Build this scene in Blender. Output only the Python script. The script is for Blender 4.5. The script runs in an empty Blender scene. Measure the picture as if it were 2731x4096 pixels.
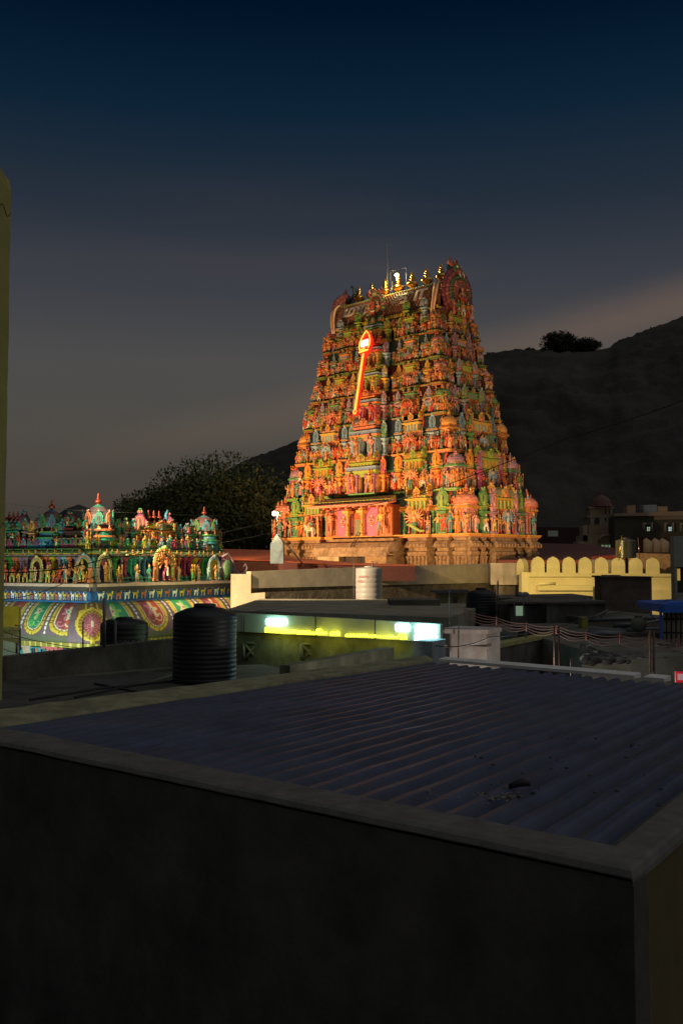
import bpy, math, random
import numpy as np
from mathutils import Vector, Matrix
random.seed(7); rng = np.random.default_rng(7)
C = bpy.context.scene
# ------------------------------------------------ camera (z = 0 is eye level, street is 10 m below)
F = 35/36*4096; PITCH = math.radians(2.99)
cd = bpy.data.cameras.new('camera'); cd.sensor_fit = 'VERTICAL'; cd.sensor_height = 36; cd.lens = 35
cd.clip_end = 5000; cd.clip_start = 0.05
cam = bpy.data.objects.new('camera', cd); C.collection.objects.link(cam)
cam.rotation_euler = (math.pi/2+PITCH, 0, 0); C.camera = cam
def ray(sx, sy):
    xc = (sx-1365.5)/F; yc = (2048-sy)/F
    d = np.array([xc, math.cos(PITCH)-yc*math.sin(PITCH), math.sin(PITCH)+yc*math.cos(PITCH)])
    return d/d[1]
def P(sx, sy, Y): return ray(sx, sy)*Y
def PZ(sx, sy, z):
    d = ray(sx, sy); return d*(z/d[2])
# ------------------------------------------------ world: dusk sky
def s2l(c): return tuple((v/12.92 if v <= .04045 else ((v+.055)/1.055)**2.4) for v in c)
def rgb(r, g, b): return s2l((r/255, g/255, b/255))
W = bpy.data.worlds.new('World'); C.world = W; W.use_nodes = True
nt = W.node_tree; nt.nodes.clear()
N = nt.nodes.new; LK = nt.links.new
out = N('ShaderNodeOutputWorld'); bg = N('ShaderNodeBackground'); LK(bg.outputs[0], out.inputs[0])
tc = N('ShaderNodeTexCoord'); sep = N('ShaderNodeSeparateXYZ'); LK(tc.outputs['Generated'], sep.inputs[0])
ramp = N('ShaderNodeValToRGB'); LK(sep.outputs[2], ramp.inputs[0])
el = ramp.color_ramp.elements
stops = [(0.0, (52, 49, 43)), (0.06, (66, 62, 57)), (0.13, (78, 75, 70)), (0.20, (76, 75, 75)), (0.27, (59, 62, 70)), (0.34, (37, 47, 59)), (0.42, (14, 35, 54)), (0.50, (1, 19, 38)), (1.0, (0, 8, 20))]
el[0].position = 0; el[0].color = (*rgb(*stops[0][1]), 1); el[1].position = 1; el[1].color = (*rgb(*stops[-1][1]), 1)
for p_, c_ in stops[1:-1]:
    e = el.new(p_); e.color = (*rgb(*c_), 1)
# thin streaked clouds, slightly pink, sloping up to the right
mp = N('ShaderNodeMapping'); LK(tc.outputs['Generated'], mp.inputs[0]); mp.inputs['Rotation'].default_value = (0, math.radians(16), 0); mp.inputs['Scale'].default_value = (1.1, 1.1, 9)
nz = N('ShaderNodeTexNoise'); LK(mp.outputs[0], nz.inputs[0]); nz.inputs['Scale'].default_value = 1.5; nz.inputs['Detail'].default_value = 4
cr = N('ShaderNodeMapRange'); LK(nz.outputs[0], cr.inputs[0]); cr.inputs[1].default_value = .5; cr.inputs[2].default_value = .72; cr.inputs[4].default_value = .5
low = N('ShaderNodeMapRange'); LK(sep.outputs[2], low.inputs[0]); low.inputs[1].default_value = .40; low.inputs[2].default_value = .16
xr = N('ShaderNodeMapRange'); LK(sep.outputs[0], xr.inputs[0]); xr.inputs[1].default_value = -.25; xr.inputs[2].default_value = .3; xr.inputs[3].default_value = .25
m1 = N('ShaderNodeMath'); m1.operation = 'MULTIPLY'; LK(cr.outputs[0], m1.inputs[0]); LK(low.outputs[0], m1.inputs[1])
m2 = N('ShaderNodeMath'); m2.operation = 'MULTIPLY'; LK(m1.outputs[0], m2.inputs[0]); LK(xr.outputs[0], m2.inputs[1])
# one broad band of cloud low in the sky: distance from a tilted great circle
vd = N('ShaderNodeVectorMath'); vd.operation = 'DOT_PRODUCT'; LK(tc.outputs['Generated'], vd.inputs[0]); _n = np.cross(ray(532, 1815), ray(2731, 1215)); _n /= np.linalg.norm(_n); vd.inputs[1].default_value = tuple(_n*(1 if _n[2] > 0 else -1))
nz2 = N('ShaderNodeTexNoise'); nz2.inputs['Scale'].default_value = 5; LK(tc.outputs['Generated'], nz2.inputs[0])
m3 = N('ShaderNodeMath'); m3.operation = 'MULTIPLY_ADD'; LK(nz2.outputs[0], m3.inputs[0]); m3.inputs[1].default_value = .03; LK(vd.outputs['Value'], m3.inputs[2])
m4 = N('ShaderNodeMath'); m4.operation = 'ABSOLUTE'; m5 = N('ShaderNodeMath'); m5.operation = 'SUBTRACT'; LK(m3.outputs[0], m5.inputs[0]); m5.inputs[1].default_value = .015; LK(m5.outputs[0], m4.inputs[0])
br = N('ShaderNodeMapRange'); br.interpolation_type = 'SMOOTHSTEP'; LK(m4.outputs[0], br.inputs[0]); br.inputs[1].default_value = .038; br.inputs[2].default_value = .0; br.inputs[4].default_value = .55
m6 = N('ShaderNodeMath'); m6.operation = 'MULTIPLY'; LK(br.outputs[0], m6.inputs[0]); LK(xr.outputs[0], m6.inputs[1])
m7 = N('ShaderNodeMath'); m7.operation = 'MAXIMUM'; LK(m2.outputs[0], m7.inputs[0]); LK(m6.outputs[0], m7.inputs[1])
mix = N('ShaderNodeMix'); mix.data_type = 'RGBA'; LK(m7.outputs[0], mix.inputs[0]); LK(ramp.outputs[0], mix.inputs[6]); mix.inputs[7].default_value = (*rgb(112, 93, 80), 1)
# added glow high behind the camera, out of frame, to lift the foreground
gd = N('ShaderNodeVectorMath'); gd.operation = 'DOT_PRODUCT'; LK(tc.outputs['Generated'], gd.inputs[0]); gd.inputs[1].default_value = (.42, -.22, .88)
gr = N('ShaderNodeMapRange'); gr.interpolation_type = 'SMOOTHSTEP'; LK(gd.outputs['Value'], gr.inputs[0]); gr.inputs[1].default_value = .38; gr.inputs[2].default_value = .97
mixg = N('ShaderNodeMix'); mixg.data_type = 'RGBA'; mixg.blend_type = 'ADD'; LK(gr.outputs[0], mixg.inputs[0]); LK(mix.outputs[2], mixg.inputs[6]); mixg.inputs[7].default_value = (.25, .245, .235, 1)
LK(mixg.outputs[2], bg.inputs[0]); bg.inputs[1].default_value = 1.0
C.view_settings.view_transform = 'Standard'; C.view_settings.look = 'None'; C.view_settings.exposure = 0; C.view_settings.gamma = 1
# ------------------------------------------------ lamps
def lamp(name, loc, target, power, col, spot=None, blend=.6, size=.3):
    l = bpy.data.lights.new(name, 'SPOT' if spot else 'POINT'); l.energy = power; l.color = col; l.shadow_soft_size = size
    if spot: l.spot_size = math.radians(spot); l.spot_blend = blend
    o = bpy.data.objects.new(name, l); C.collection.objects.link(o); o.location = loc
    if target is not None: o.rotation_euler = (Vector(target)-Vector(loc)).to_track_quat('-Z', 'Y').to_euler()
    return o
TC = np.array([7.9, 136.0, 0.0])          # centre of the gate tower
TX = np.array([.7071, -.7071, 0]); TY = np.array([.7071, .7071, 0])
def TW(x, y, z): return tuple(TC+TX*x+TY*y+np.array([0, 0, z]))
SOD = (1.0, .53, .23)
lamp('floodlight', TW(-10, -32, -2.5), TW(-4, -6, 22), 60000, SOD, 100)
lamp('floodlight', TW(7, -33, -2.5), TW(7, -7, 22), 22000, SOD, 100)
lamp('floodlight', TW(29, -25, -2.5), TW(14, -3, 20), 23000, SOD, 95)
lamp('floodlight', TW(42, -8, -2.5), TW(17, 1, 14), 9000, SOD, 95)
# temple hall lamps, standing in the street below
lamp('hall_lamp', (-12.4, 52, -6.5), (-14, 63, -2.6), 3600, (.88, 1, .45), 120, size=.25)
lamp('hall_lamp', (-4.5, 60, -6.0), (-10, 71, -2.4), 4600, (.98, .95, .38), 120, size=.25)
lamp('hall_lamp', (-21, 55.5, -6.5), (-20, 65, -2.4), 2600, (.78, .95, .85), 120, size=.25)
lamp('hall_uplight', (-12.6, 57.5, -1.2), (-17.5, 65, 1.8), 150, (.7, 1, .55), 120, size=.2)
lamp('hall_uplight', (-7.6, 66, -1.2), (-12.5, 71, 1.8), 380, (.95, .95, .36), 125, size=.2)
lamp('hall_uplight', (-21.5, 60, -1.0), (-21, 67, 1.8), 150, (.6, .95, .9), 120, size=.2)
# battlement wall
lamp('wall_lamp', (14.5, 74, 2.0), (22, 86, -.8), 2500, (1, .74, .17), 130, size=.2)
lamp('parapet_fill', (-20.5, 50, 9), (9, 84, -3), 95000, (1, .74, .45), 50, size=.4)  # added fill from outside the frame, brightens the cream parapet
lamp('plaster_box_fill', (3.8, 23.0, -3.3), None, 210, (1, .98, .90), size=.2)  # added hidden fill for the plaster box and the gutter
# ------------------------------------------------ geometry kit (numpy triangle soups with a colour per face)
class G:
    def __init__(s, V, T, Cc, S):
        s.V = np.asarray(V, float).reshape(-1, 3); s.T = np.asarray(T, int).reshape(-1, 3)
        s.C = np.broadcast_to(np.asarray(Cc, float), (len(s.T), 3)).copy() if np.ndim(Cc) < 2 else np.asarray(Cc, float)
        s.S = np.full(len(s.T), bool(S)) if np.ndim(S) == 0 else S
    def tf(s, M): return G(s.V @ M[:3, :3].T + M[:3, 3], s.T if np.linalg.det(M[:3, :3]) > 0 else s.T[:, ::-1], s.C, s.S)
    def col(s, c): return G(s.V, s.T, c, s.S)
def join(gs):
    gs = list(gs); o = 0; Vs = []; Ts = []
    for g in gs: Vs.append(g.V); Ts.append(g.T+o); o += len(g.V)
    return G(np.concatenate(Vs), np.concatenate(Ts), np.concatenate([g.C for g in gs]), np.concatenate([g.S for g in gs]))
def M4(x=0, y=0, z=0, s=1, rz=0, sx=None, sy=None, sz=None, rx=0, ry=0):
    m = np.eye(4); c, n = math.cos(rz), math.sin(rz)
    R = np.array([[c, -n, 0], [n, c, 0], [0, 0, 1]])
    if rx: c, n = math.cos(rx), math.sin(rx); R = R @ np.array([[1, 0, 0], [0, c, -n], [0, n, c]])
    if ry: c, n = math.cos(ry), math.sin(ry); R = R @ np.array([[c, 0, n], [0, 1, 0], [-n, 0, c]])
    m[:3, :3] = R @ np.diag([sx or s, sy or s, sz or s]); m[:3, 3] = (x, y, z); return m
def frame(o, xd, yd):
    m = np.eye(4); m[:3, 0] = xd; m[:3, 1] = yd; m[:3, 2] = np.cross(xd, yd); m[:3, 3] = o; return m
def loft(rings, col=(.5,)*3, smooth=False, c0=True, c1=True, seg=None, closed=True):
    R = np.asarray(rings, float); k, m, _ = R.shape; V = R.reshape(-1, 3); T = []; Cc = []
    mm = m if closed else m-1
    j = np.arange(mm); j2 = (j+1) % m
    for i in range(k-1):
        a, b, c, d = i*m+j, i*m+j2, (i+1)*m+j2, (i+1)*m+j
        T.append(np.stack([a, b, c], 1)); T.append(np.stack([a, c, d], 1))
        cc = seg[i] if seg else col; Cc.append(np.tile(cc, (2*mm, 1)))
    S = [np.full(len(np.concatenate(T)), smooth)]; n = len(V)
    for on, base, flip in ((c0, 0, True), (c1, (k-1)*m, False)):
        if on and closed:
            V = np.vstack([V, R.reshape(-1, 3)[base:base+m].mean(0)]); 
            t = np.stack([base+j, base+j2, np.full(m, n)], 1); n += 1
            T.append(t[:, ::-1] if flip else t); Cc.append(np.tile(col if not seg else (seg[0] if flip else seg[-1]), (m, 1))); S.append(np.full(m, False))
    return G(V, np.concatenate(T), np.concatenate(Cc), np.concatenate(S))
def box(x0, x1, y0, y1, z0, z1, col=(.5,)*3):
    r = lambda z: [(x0, y0, z), (x1, y0, z), (x1, y1, z), (x0, y1, z)]
    return loft([r(z0), r(z1)], col)
def moldbox(x0, x1, y0, y1, prof, seg=None, col=(.5,)*3, kx=1):
    return loft([[(x0-o*kx, y0-o, z), (x1+o*kx, y0-o, z), (x1+o*kx, y1+o, z), (x0-o*kx, y1+o, z)] for o, z in prof], col, seg=seg)
def circ(n, p=0): a = np.arange(n)*2*math.pi/n+p; return np.stack([np.cos(a), np.sin(a)], 1)
def lathe(prof, n=10, col=(.5,)*3, seg=None, smooth=True, sx=1, sy=1, p=0):
    c = circ(n, p)
    return loft([np.stack([c[:, 0]*r*sx, c[:, 1]*r*sy, np.full(n, z)], 1) for r, z in prof], col, smooth, seg=seg)
def tube(path, rad, n=6, col=(.5,)*3, smooth=True, flat=1.0):
    p = np.asarray(path, float); k = len(p); rad = np.broadcast_to(np.asarray(rad, float), (k,)); rings = []; c = circ(n)
    u = None
    for i in range(k):
        t = p[min(i+1, k-1)]-p[max(i-1, 0)]; t = t/(np.linalg.norm(t)+1e-9)
        if u is None:
            a = np.array([0, 1., 0]) if abs(t[1]) < .9 else np.array([1., 0, 0]); u = np.cross(a, t)
        u = u-t*np.dot(u, t); u /= np.linalg.norm(u)+1e-9; v = np.cross(t, u)
        rings.append(p[i]+rad[i]*(c[:, :1]*u+flat*c[:, 1:]*v))
    return loft(rings, col, smooth)
def ball(x, y, z, rx, ry, rz, col, n=8, k=5):
    pr = [(math.sin(math.pi*i/k)+1e-3, -math.cos(math.pi*i/k)) for i in range(k+1)]
    g = lathe(pr, n, col); return g.tf(M4(x, y, z, sx=rx, sy=ry, sz=rz))
def plate(outline, th, col, front=None, bulge=0.0):
    """star-shaped outline in x,z, extruded in y (front at -th)"""
    o = np.asarray(outline, float); n = len(o); c = o.mean(0)
    b = np.stack([o[:, 0], np.zeros(n), o[:, 1]], 1); f = b.copy(); f[:, 1] = -th
    g = loft([b, f], col, c0=True, c1=True)
    if bulge:
        g.V[-1, 1] -= bulge
    return g
def build(name, g, mat, parent=None, M=None, **tags):
    me = bpy.data.meshes.new(name); n = len(g.T)
    V = g.V if M is None else g.V @ M[:3, :3].T + M[:3, 3]
    me.vertices.add(len(V)); me.vertices.foreach_set('co', V.astype(np.float32).ravel())
    me.loops.add(3*n); me.loops.foreach_set('vertex_index', g.T.astype(np.int32).ravel())
    me.polygons.add(n); me.polygons.foreach_set('loop_start', np.arange(0, 3*n, 3, dtype=np.int32))
    me.polygons.foreach_set('use_smooth', np.asarray(g.S, bool))
    me.update(calc_edges=True)
    at = me.attributes.new('col', 'FLOAT_COLOR', 'CORNER')
    cc = np.repeat(np.hstack([g.C, np.ones((n, 1))]), 3, axis=0).astype(np.float32); at.data.foreach_set('color', cc.ravel())
    me.materials.append(mat); me.validate()
    return link(name, me, parent, **tags)
def link(name, data, parent=None, **tags):
    o = bpy.data.objects.new(name, data); C.collection.objects.link(o)
    if parent: o.parent = parent
    for k, v in tags.items():
        o[{'cat': 'category'}.get(k, k)] = v
    return o
def empty(name, loc, rz=0, **tags):
    o = link(name, None, None, **tags); o.location = loc; o.rotation_euler = (0, 0, rz); o.empty_display_size = .3; return o
# ------------------------------------------------ materials
def mat(name, col=None, rough=.8, metal=0, noise=.25, scale=3, bump=.15, stain=None, stain_amt=0, emit=None, estr=0, stretch=(1, 1, 1), dist=.03):
    m = bpy.data.materials.new(name); m.use_nodes = True; t = m.node_tree; b = t.nodes['Principled BSDF']
    b.inputs['Roughness'].default_value = rough; b.inputs['Metallic'].default_value = metal
    if emit: b.inputs['Emission Color'].default_value = (*emit, 1); b.inputs['Emission Strength'].default_value = estr
    n = t.nodes.new; l = t.links.new
    tcn = n('ShaderNodeTexCoord'); mpn = n('ShaderNodeMapping'); l(tcn.outputs['Object'], mpn.inputs[0]); mpn.inputs['Scale'].default_value = stretch
    no = n('ShaderNodeTexNoise'); l(mpn.outputs[0], no.inputs[0]); no.inputs['Scale'].default_value = scale; no.inputs['Detail'].default_value = 7; no.inputs['Roughness'].default_value = .65
    mr = n('ShaderNodeMapRange'); l(no.outputs[0], mr.inputs[0]); mr.inputs[1].default_value = .3; mr.inputs[2].default_value = .7; mr.inputs[3].default_value = 1-noise; mr.inputs[4].default_value = 1+noise*.6
    mu = n('ShaderNodeMix'); mu.data_type = 'RGBA'; mu.blend_type = 'MULTIPLY'; mu.inputs[0].default_value = 1
    if col is None:
        a = n('ShaderNodeAttribute'); a.attribute_name = 'col'; l(a.outputs['Color'], mu.inputs[6])
    else: mu.inputs[6].default_value = (*col, 1)
    l(mr.outputs[0], mu.inputs[7]); res = mu.outputs[2]
    if stain:
        n2 = n('ShaderNodeTexNoise'); mp2 = n('ShaderNodeMapping'); l(tcn.outputs['Object'], mp2.inputs[0]); mp2.inputs['Scale'].default_value = (1, 1, .35); l(mp2.outputs[0], n2.inputs[0]); n2.inputs['Scale'].default_value = scale*.35; n2.inputs['Detail'].default_value = 8; n2.inputs['Roughness'].default_value = .7
        r2 = n('ShaderNodeMapRange'); l(n2.outputs[0], r2.inputs[0]); r2.inputs[1].default_value = .47; r2.inputs[2].default_value = .62; r2.inputs[4].default_value = stain_amt
        mx = n('ShaderNodeMix'); mx.data_type = 'RGBA'; l(r2.outputs[0], mx.inputs[0]); l(res, mx.inputs[6]); mx.inputs[7].default_value = (*stain, 1); res = mx.outputs[2]
    l(res, b.inputs['Base Color'])
    if bump:
        bp = n('ShaderNodeBump'); bp.inputs['Strength'].default_value = bump; bp.inputs['Distance'].default_value = dist; l(no.outputs[0], bp.inputs['Height']); l(bp.outputs[0], b.inputs['Normal'])
    return m
PAINT = mat('painted_stucco', None, .5, noise=.3, scale=5, bump=.3)
PLAIN = mat('painted_surface', None, .75, noise=.22, scale=2.5, bump=.1)
STONE = mat('granite_stone', None, .85, noise=.5, scale=2.2, bump=.6, stain=(.10, .07, .04), stain_amt=.55, dist=.08)
GOLD = mat('gilded_metal', (.75, .42, .10), .3, 1, noise=.2, scale=8, bump=.05)
BRONZE = mat('copper_red_metal', (.34, .07, .035), .45, .7, noise=.2, scale=8, bump=.05)
LEAF = mat('leaves', None, .7, noise=.4, scale=.4, bump=0)
BARK = mat('bark', (.13, .09, .06), .9)
CONC = mat('weathered_concrete', (.20, .19, .155), .9, noise=.5, scale=1.6, bump=.6, stain=(.05, .048, .04), stain_amt=.6)
CONCL = mat('pale_concrete', (.135, .13, .118), .85, noise=.4, scale=5, bump=.5, stain=(.11, .105, .09), stain_amt=.6)
DARKW = mat('dark_plaster', (.13, .12, .11), .9, noise=.5, scale=1.8, bump=.4, stain=(.03, .03, .028), stain_amt=.6)
BLKP = mat('black_plastic', (.010, .010, .010), .5, noise=.2, scale=2, bump=.05)
METAL = mat('grey_metal', (.16, .16, .17), .5, .6, noise=.2, scale=4)
BLACK = mat('black_iron', (.02, .02, .02), .6)
def emitm(name, c, s):
    m = bpy.data.materials.new(name); m.use_nodes = True; b = m.node_tree.nodes['Principled BSDF']
    b.inputs['Base Color'].default_value = (*c, 1); b.inputs['Emission Color'].default_value = (*c, 1); b.inputs['Emission Strength'].default_value = s; return m
# ------------------------------------------------ sculpture kit
pal = dict(flesh=(.78, .36, .17), gold=(.78, .42, .11), red=(.62, .08, .05), green=(.13, .34, .12), lime=(.33, .46, .08), blue=(.12, .25, .42), sky=(.30, .48, .58), yellow=(.66, .45, .07), mauve=(.40, .24, .32), magenta=(.50, .10, .22), pink=(.80, .38, .30), salmon=(.72, .25, .15), white=(.80, .78, .68), orange=(.74, .27, .06), teal=(.08, .34, .30), grey=(.32, .36, .38), maroon=(.28, .05, .05), dark=(.05, .04, .05), navy=(.03, .05, .16))
SK = ['flesh']*6+['gold']*2+['orange', 'sky', 'sky', 'green', 'pink', 'pink', 'salmon', 'red', 'red', 'teal']
CL = ['yellow', 'lime', 'green', 'red', 'mauve', 'blue', 'sky', 'orange', 'magenta', 'white', 'gold', 'maroon', 'pink', 'teal', 'salmon']
POSES = [((.17, .0, .60), (.10, -.12, .66)), ((.19, 0, .58), (.20, -.04, .42)), ((.20, 0, .70), (.22, -.06, .90)), ((.19, -.02, .60), (.02, -.11, .68)), ((.2, 0, .62), (.13, -.05, .50)), ((.22, -.02, .76), (.10, -.03, .97))]
def figure(seed, seated=False, multi=0, halo=False):
    r = random.Random(seed); sk = pal[r.choice(SK)]; c1 = pal[r.choice(CL)]; c2 = pal[r.choice(CL)]; gd = pal['gold']; gs = []
    st = r.choice([.055, .06, .10, .15]); dz = 0
    if not seated:
        lc = c1 if r.random() < .65 else sk
        for s in (-1, 1):
            gs.append(tube([(s*st, -.01, .0), (s*st*1.05, -.015, .25), (s*.055, 0, .50)], [.034, .046, .075], 7, lc))
            gs.append(ball(s*st, -.045, .015, .03, .06, .02, sk, 6, 4))
        gs.append(loft([np.stack([circ(9)[:, 0]*a, circ(9)[:, 1]*b, np.full(9, z)], 1) for a, b, z in ((.10+st*.3, .07, .33), (.12, .085, .44), (.105, .075, .52))], c1, True))
        gs.append(loft([[(-.025, -.10, z), (.025, -.10, z), (.025, -.06, z), (-.025, -.06, z)] for z in (.18, .5)], c2))
        gs.append(lathe([(.11, .50), (.125, .515), (.11, .535)], 8, gd, sy=.75))
    else:
        dz = -.40
        for s in (-1, 1):
            gs.append(tube([(s*.06, 0, .10), (s*.2, -.10, .09), (s*.05, -.15, .05)], [.08, .06, .04], 7, c1))
        gs.append(lathe([(.2, 0), (.17, .04)], 8, c2, sy=.8))
    rg = [(.105, .075, .50), (.080, .06, .58), (.115, .075, .68), (.135, .07, .745), (.05, .045, .785), (.04, .04, .82)]
    gs.append(loft([np.stack([circ(9)[:, 0]*a, circ(9)[:, 1]*b, np.full(9, z+dz)], 1) for a, b, z in rg], sk, True))
    gs.append(lathe([(.10, .735+dz), (.105, .75+dz), (.07, .775+dz)], 8, gd, sy=.72))
    gs.append(ball(0, -.008, .865+dz, .052, .058, .066, sk)); gs.append(ball(0, -.066, .86+dz, .010, .012, .018, sk, 5, 3))
    gs.append(lathe([(.062, .895+dz), (.066, .91+dz), (.05, .935+dz), (.055, .95+dz), (.03, 1.0+dz), (.008, 1.05+dz)], 8, gd if r.random() < .6 else pal['dark']))
    for s in (-1, 1): gs.append(ball(s*.055, 0, .86+dz, .014, .01, .025, gd, 5, 3))
    if multi:
        for s in (-1, 1):
            for k in range(multi):
                a = math.radians(-35+k*110/(multi-1)); e = (s*.25*math.cos(a)+s*.06, .02, .72+dz+.18*math.sin(a)); h = (s*.46*math.cos(a)+s*.04, -.03, .74+dz+.42*math.sin(a))
                gs.append(tube([(s*.11, .01, .73+dz), e, h], [.036, .03, .022], 6, sk)); gs.append(ball(*h, .035, .03, .045, gd, 6, 4))
        for s in (-1, 1):
            gs.append(ball(s*.085, .02, .87+dz, .045, .05, .06, sk)); gs.append(lathe([(.05, .9), (.05, .94), (.005, 1.02)], 7, gd).tf(M4(s*.085, .02, dz)))
    else:
        for s in (-1, 1):
            e, h = r.choice(POSES); e = (s*e[0], e[1], e[2]+dz); h = (s*h[0], h[1], h[2]+dz)
            gs.append(tube([(s*.125, 0, .735+dz), e, h], [.042, .034, .025], 6, sk)); gs.append(ball(*h, .026, .026, .032, sk, 6, 4))
            gs.append(ball((s*.125+e[0])/2, 0, (.735+dz+e[2])/2, .045, .045, .02, gd, 6, 3))
        q = r.random()
        if q < .3 and not seated: gs.append(tube([(.2, -.06, .02), (.21, -.06, .95)], [.014, .018], 5, gd)); gs.append(ball(.21, -.06, .97, .04, .03, .06, gd, 6, 4))
    if halo:
        hc = pal[r.choice(CL)]; o = [( .2*math.cos(a), .88+dz+.24*math.sin(a)) for a in np.linspace(0, 2*math.pi, 18, endpoint=False)]
        gs.append(plate(o, .03, hc).tf(M4(0, .10, 0)))
    if seated: pass
    return join(gs)
def animal(col, col2=None, lion=False):
    col2 = col2 or col; gs = [tube([(-.42, 0, .62), (-.2, 0, .66), (.1, 0, .62), (.32, 0, .70)], [.14, .19, .18, .15], 8, col)]
    for x in (-.36, .24):
        for y in (-.08, .08): gs.append(tube([(x, y, .6), (x+.05, y, .3), (x-.02, y, 0)], [.09, .05, .045], 6, col))
    if lion:
        gs.append(tube([(.28, 0, .68), (.42, 0, .86), (.36, -.02, 1.0)], [.16, .15, .12], 7, col2)); gs.append(ball(.36, -.05, 1.0, .15, .12, .13, col)); gs.append(ball(.48, -.06, .95, .07, .06, .06, col, 6, 4))
        gs.append(tube([(-.44, 0, .66), (-.6, 0, .85), (-.5, 0, 1.05), (-.36, 0, 1.0)], [.04, .04, .035, .06], 6, col))
    else:
        gs.append(ball(.12, 0, .82, .12, .09, .12, col)); gs.append(tube([(.3, 0, .7), (.5, 0, .92)], [.13, .09], 7, col)); gs.append(tube([(.46, 0, .97), (.72, 0, .84)], [.085, .05], 7, col))
        for s in (-1, 1): gs.append(tube([(.48, s*.05, 1.02), (.46, s*.13, 1.10), (.5, s*.12, 1.2)], [.025, .02, .008], 5, col2)); gs.append(ball(.44, s*.12, .96, .02, .06, .03, col, 5, 3))
        gs.append(tube([(-.45, 0, .66), (-.54, 0, .5), (-.52, 0, .2)], [.03, .02, .03], 5, col)); gs.append(box(-.22, .12, -.20, .20, .55, .84, (.55, .35, .12)))
    return join(gs)
def finial(h=1, col=(.8, .5, .1), n=12):
    pr = [(.16, 0), (.20, .04), (.10, .09), (.10, .13), (.24, .20), (.30, .30), (.25, .40), (.11, .47), (.08, .5), (.17, .54), (.08, .58), (.065, .62), (.14, .66), (.065, .70), (.05, .74), (.10, .78), (.05, .82), (.06, .86), (.02, .95), (.005, 1)]
    return lathe([(r*h, z*h) for r, z in pr], n, col)
def horseshoe(w, h, col, col2, th=.14, inner=(.05, .04, .06), sc=9, crest=True):
    """ornate arched gable plate standing in x,z facing -y"""
    gs = []; n = 48; a = np.linspace(0, 2*math.pi, n, endpoint=False); cz = h*.46
    def rr(k, amp): return [(w*.5*k*math.cos(t)*(1+amp*abs(math.sin(sc*t/2))), cz+h*.46*k*math.sin(t)*(1+amp*abs(math.sin(sc*t/2)))) for t in a]
    gs.append(plate(rr(.92, .12), th*w, col)); gs.append(plate(rr(.72, 0), th*w*1.35, col2)); gs.append(plate(rr(.58, 0), th*w*1.6, col)); gs.append(plate(rr(.40, 0), th*w*1.7, inner))
    gs.append(box(-.10*w, .10*w, -th*w*2.0, 0, 0, cz+h*.18, col2))
    if crest:
        gs.append(ball(0, -th*w*.9, h*.97, w*.17, w*.14, h*.11, col, 8, 5)); gs.append(ball(0, -th*w*1.3, h*1.06, w*.08, w*.08, h*.08, col2, 6, 4))
        for s in (-1, 1): gs.append(ball(s*w*.17, -th*w*.7, h*1.02, w*.07, w*.07, h*.08, col2, 6, 4)); gs.append(ball(s*w*.46, -th*w*.7, h*.12, w*.10, w*.08, h*.09, col2, 6, 4)); gs.append(ball(s*w*.07, -th*w*1.5, h*.99, w*.035, w*.03, h*.03, (.9, .85, .7), 6, 4))
    return join(gs)
def panel(w, h, col, col2):
    """arched panel on its stacked pilaster, height h"""
    gs = [moldbox(-.18*w, .18*w, -.16*w, .1*w, [(.14*w, 0), (.14*w, .04*h), (.05*w, .06*h), (0, .08*h), (0, .30*h), (.06*w, .32*h), (.12*w, .34*h), (.12*w, .36*h), (.02*w, .38*h), (.02*w, .42*h), (.16*w, .45*h), (.24*w, .47*h), (.24*w, .49*h), (.1*w, .50*h)], col=col)]
    gs.append(moldbox(-.30*w, .30*w, -.2*w, .1*w, [(0, .50*h), (0, .57*h), (.08*w, .58*h), (.08*w, .60*h)], col=col2))
    for s in np.linspace(-.26, .26, 4): gs.append(box(s*w-.03*w, s*w+.03*w, -.24*w, -.19*w, .505*h, .57*h, col))
    gs.append(horseshoe(w, h*.38, col, col2).tf(M4(0, -.06*w, h*.60))); return join(gs)
def kuta(w, h, col, col2, n=8):
    p = math.pi/n; gs = []
    gs.append(lathe([(.16*w, 0), (.16*w, .04*h), (.11*w, .06*h), (.10*w, .22*h), (.15*w, .25*h), (.10*w, .28*h), (.22*w, .33*h)], n, col2, smooth=False, p=p))
    pr = [(.24, .33), (.24, .36), (.36, .38), (.36, .40), (.30, .41), (.30, .45), (.42, .47), (.46, .49), (.40, .50), (.33, .51), (.33, .57), (.46, .59), (.56, .605), (.58, .62), (.57, .66), (.52, .71), (.43, .76), (.28, .80), (.13, .82), (.10, .84), (.16, .86), (.09, .875), (.13, .89), (.07, .905), (.10, .92), (.05, .935), (.06, .95), (.01, 1.0)]
    gs.append(lathe([(r*w, z*h) for r, z in pr], n*2, col, smooth=False, p=p/2))
    for k in range(n):
        a = k*2*math.pi/n-math.pi/2; x, y = math.cos(a), math.sin(a)
        gs.append(horseshoe(.26*w, .13*h, col2, col, crest=False).tf(M4(x*.50*w, y*.50*w, .60*h, rz=a+math.pi/2)))
        gs.append(box(-.035*w, .035*w, -.03*w, .03*w, .51*h, .58*h, col2).tf(M4(x*.33*w, y*.33*w, 0, rz=a)))
    return join(gs)
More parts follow.
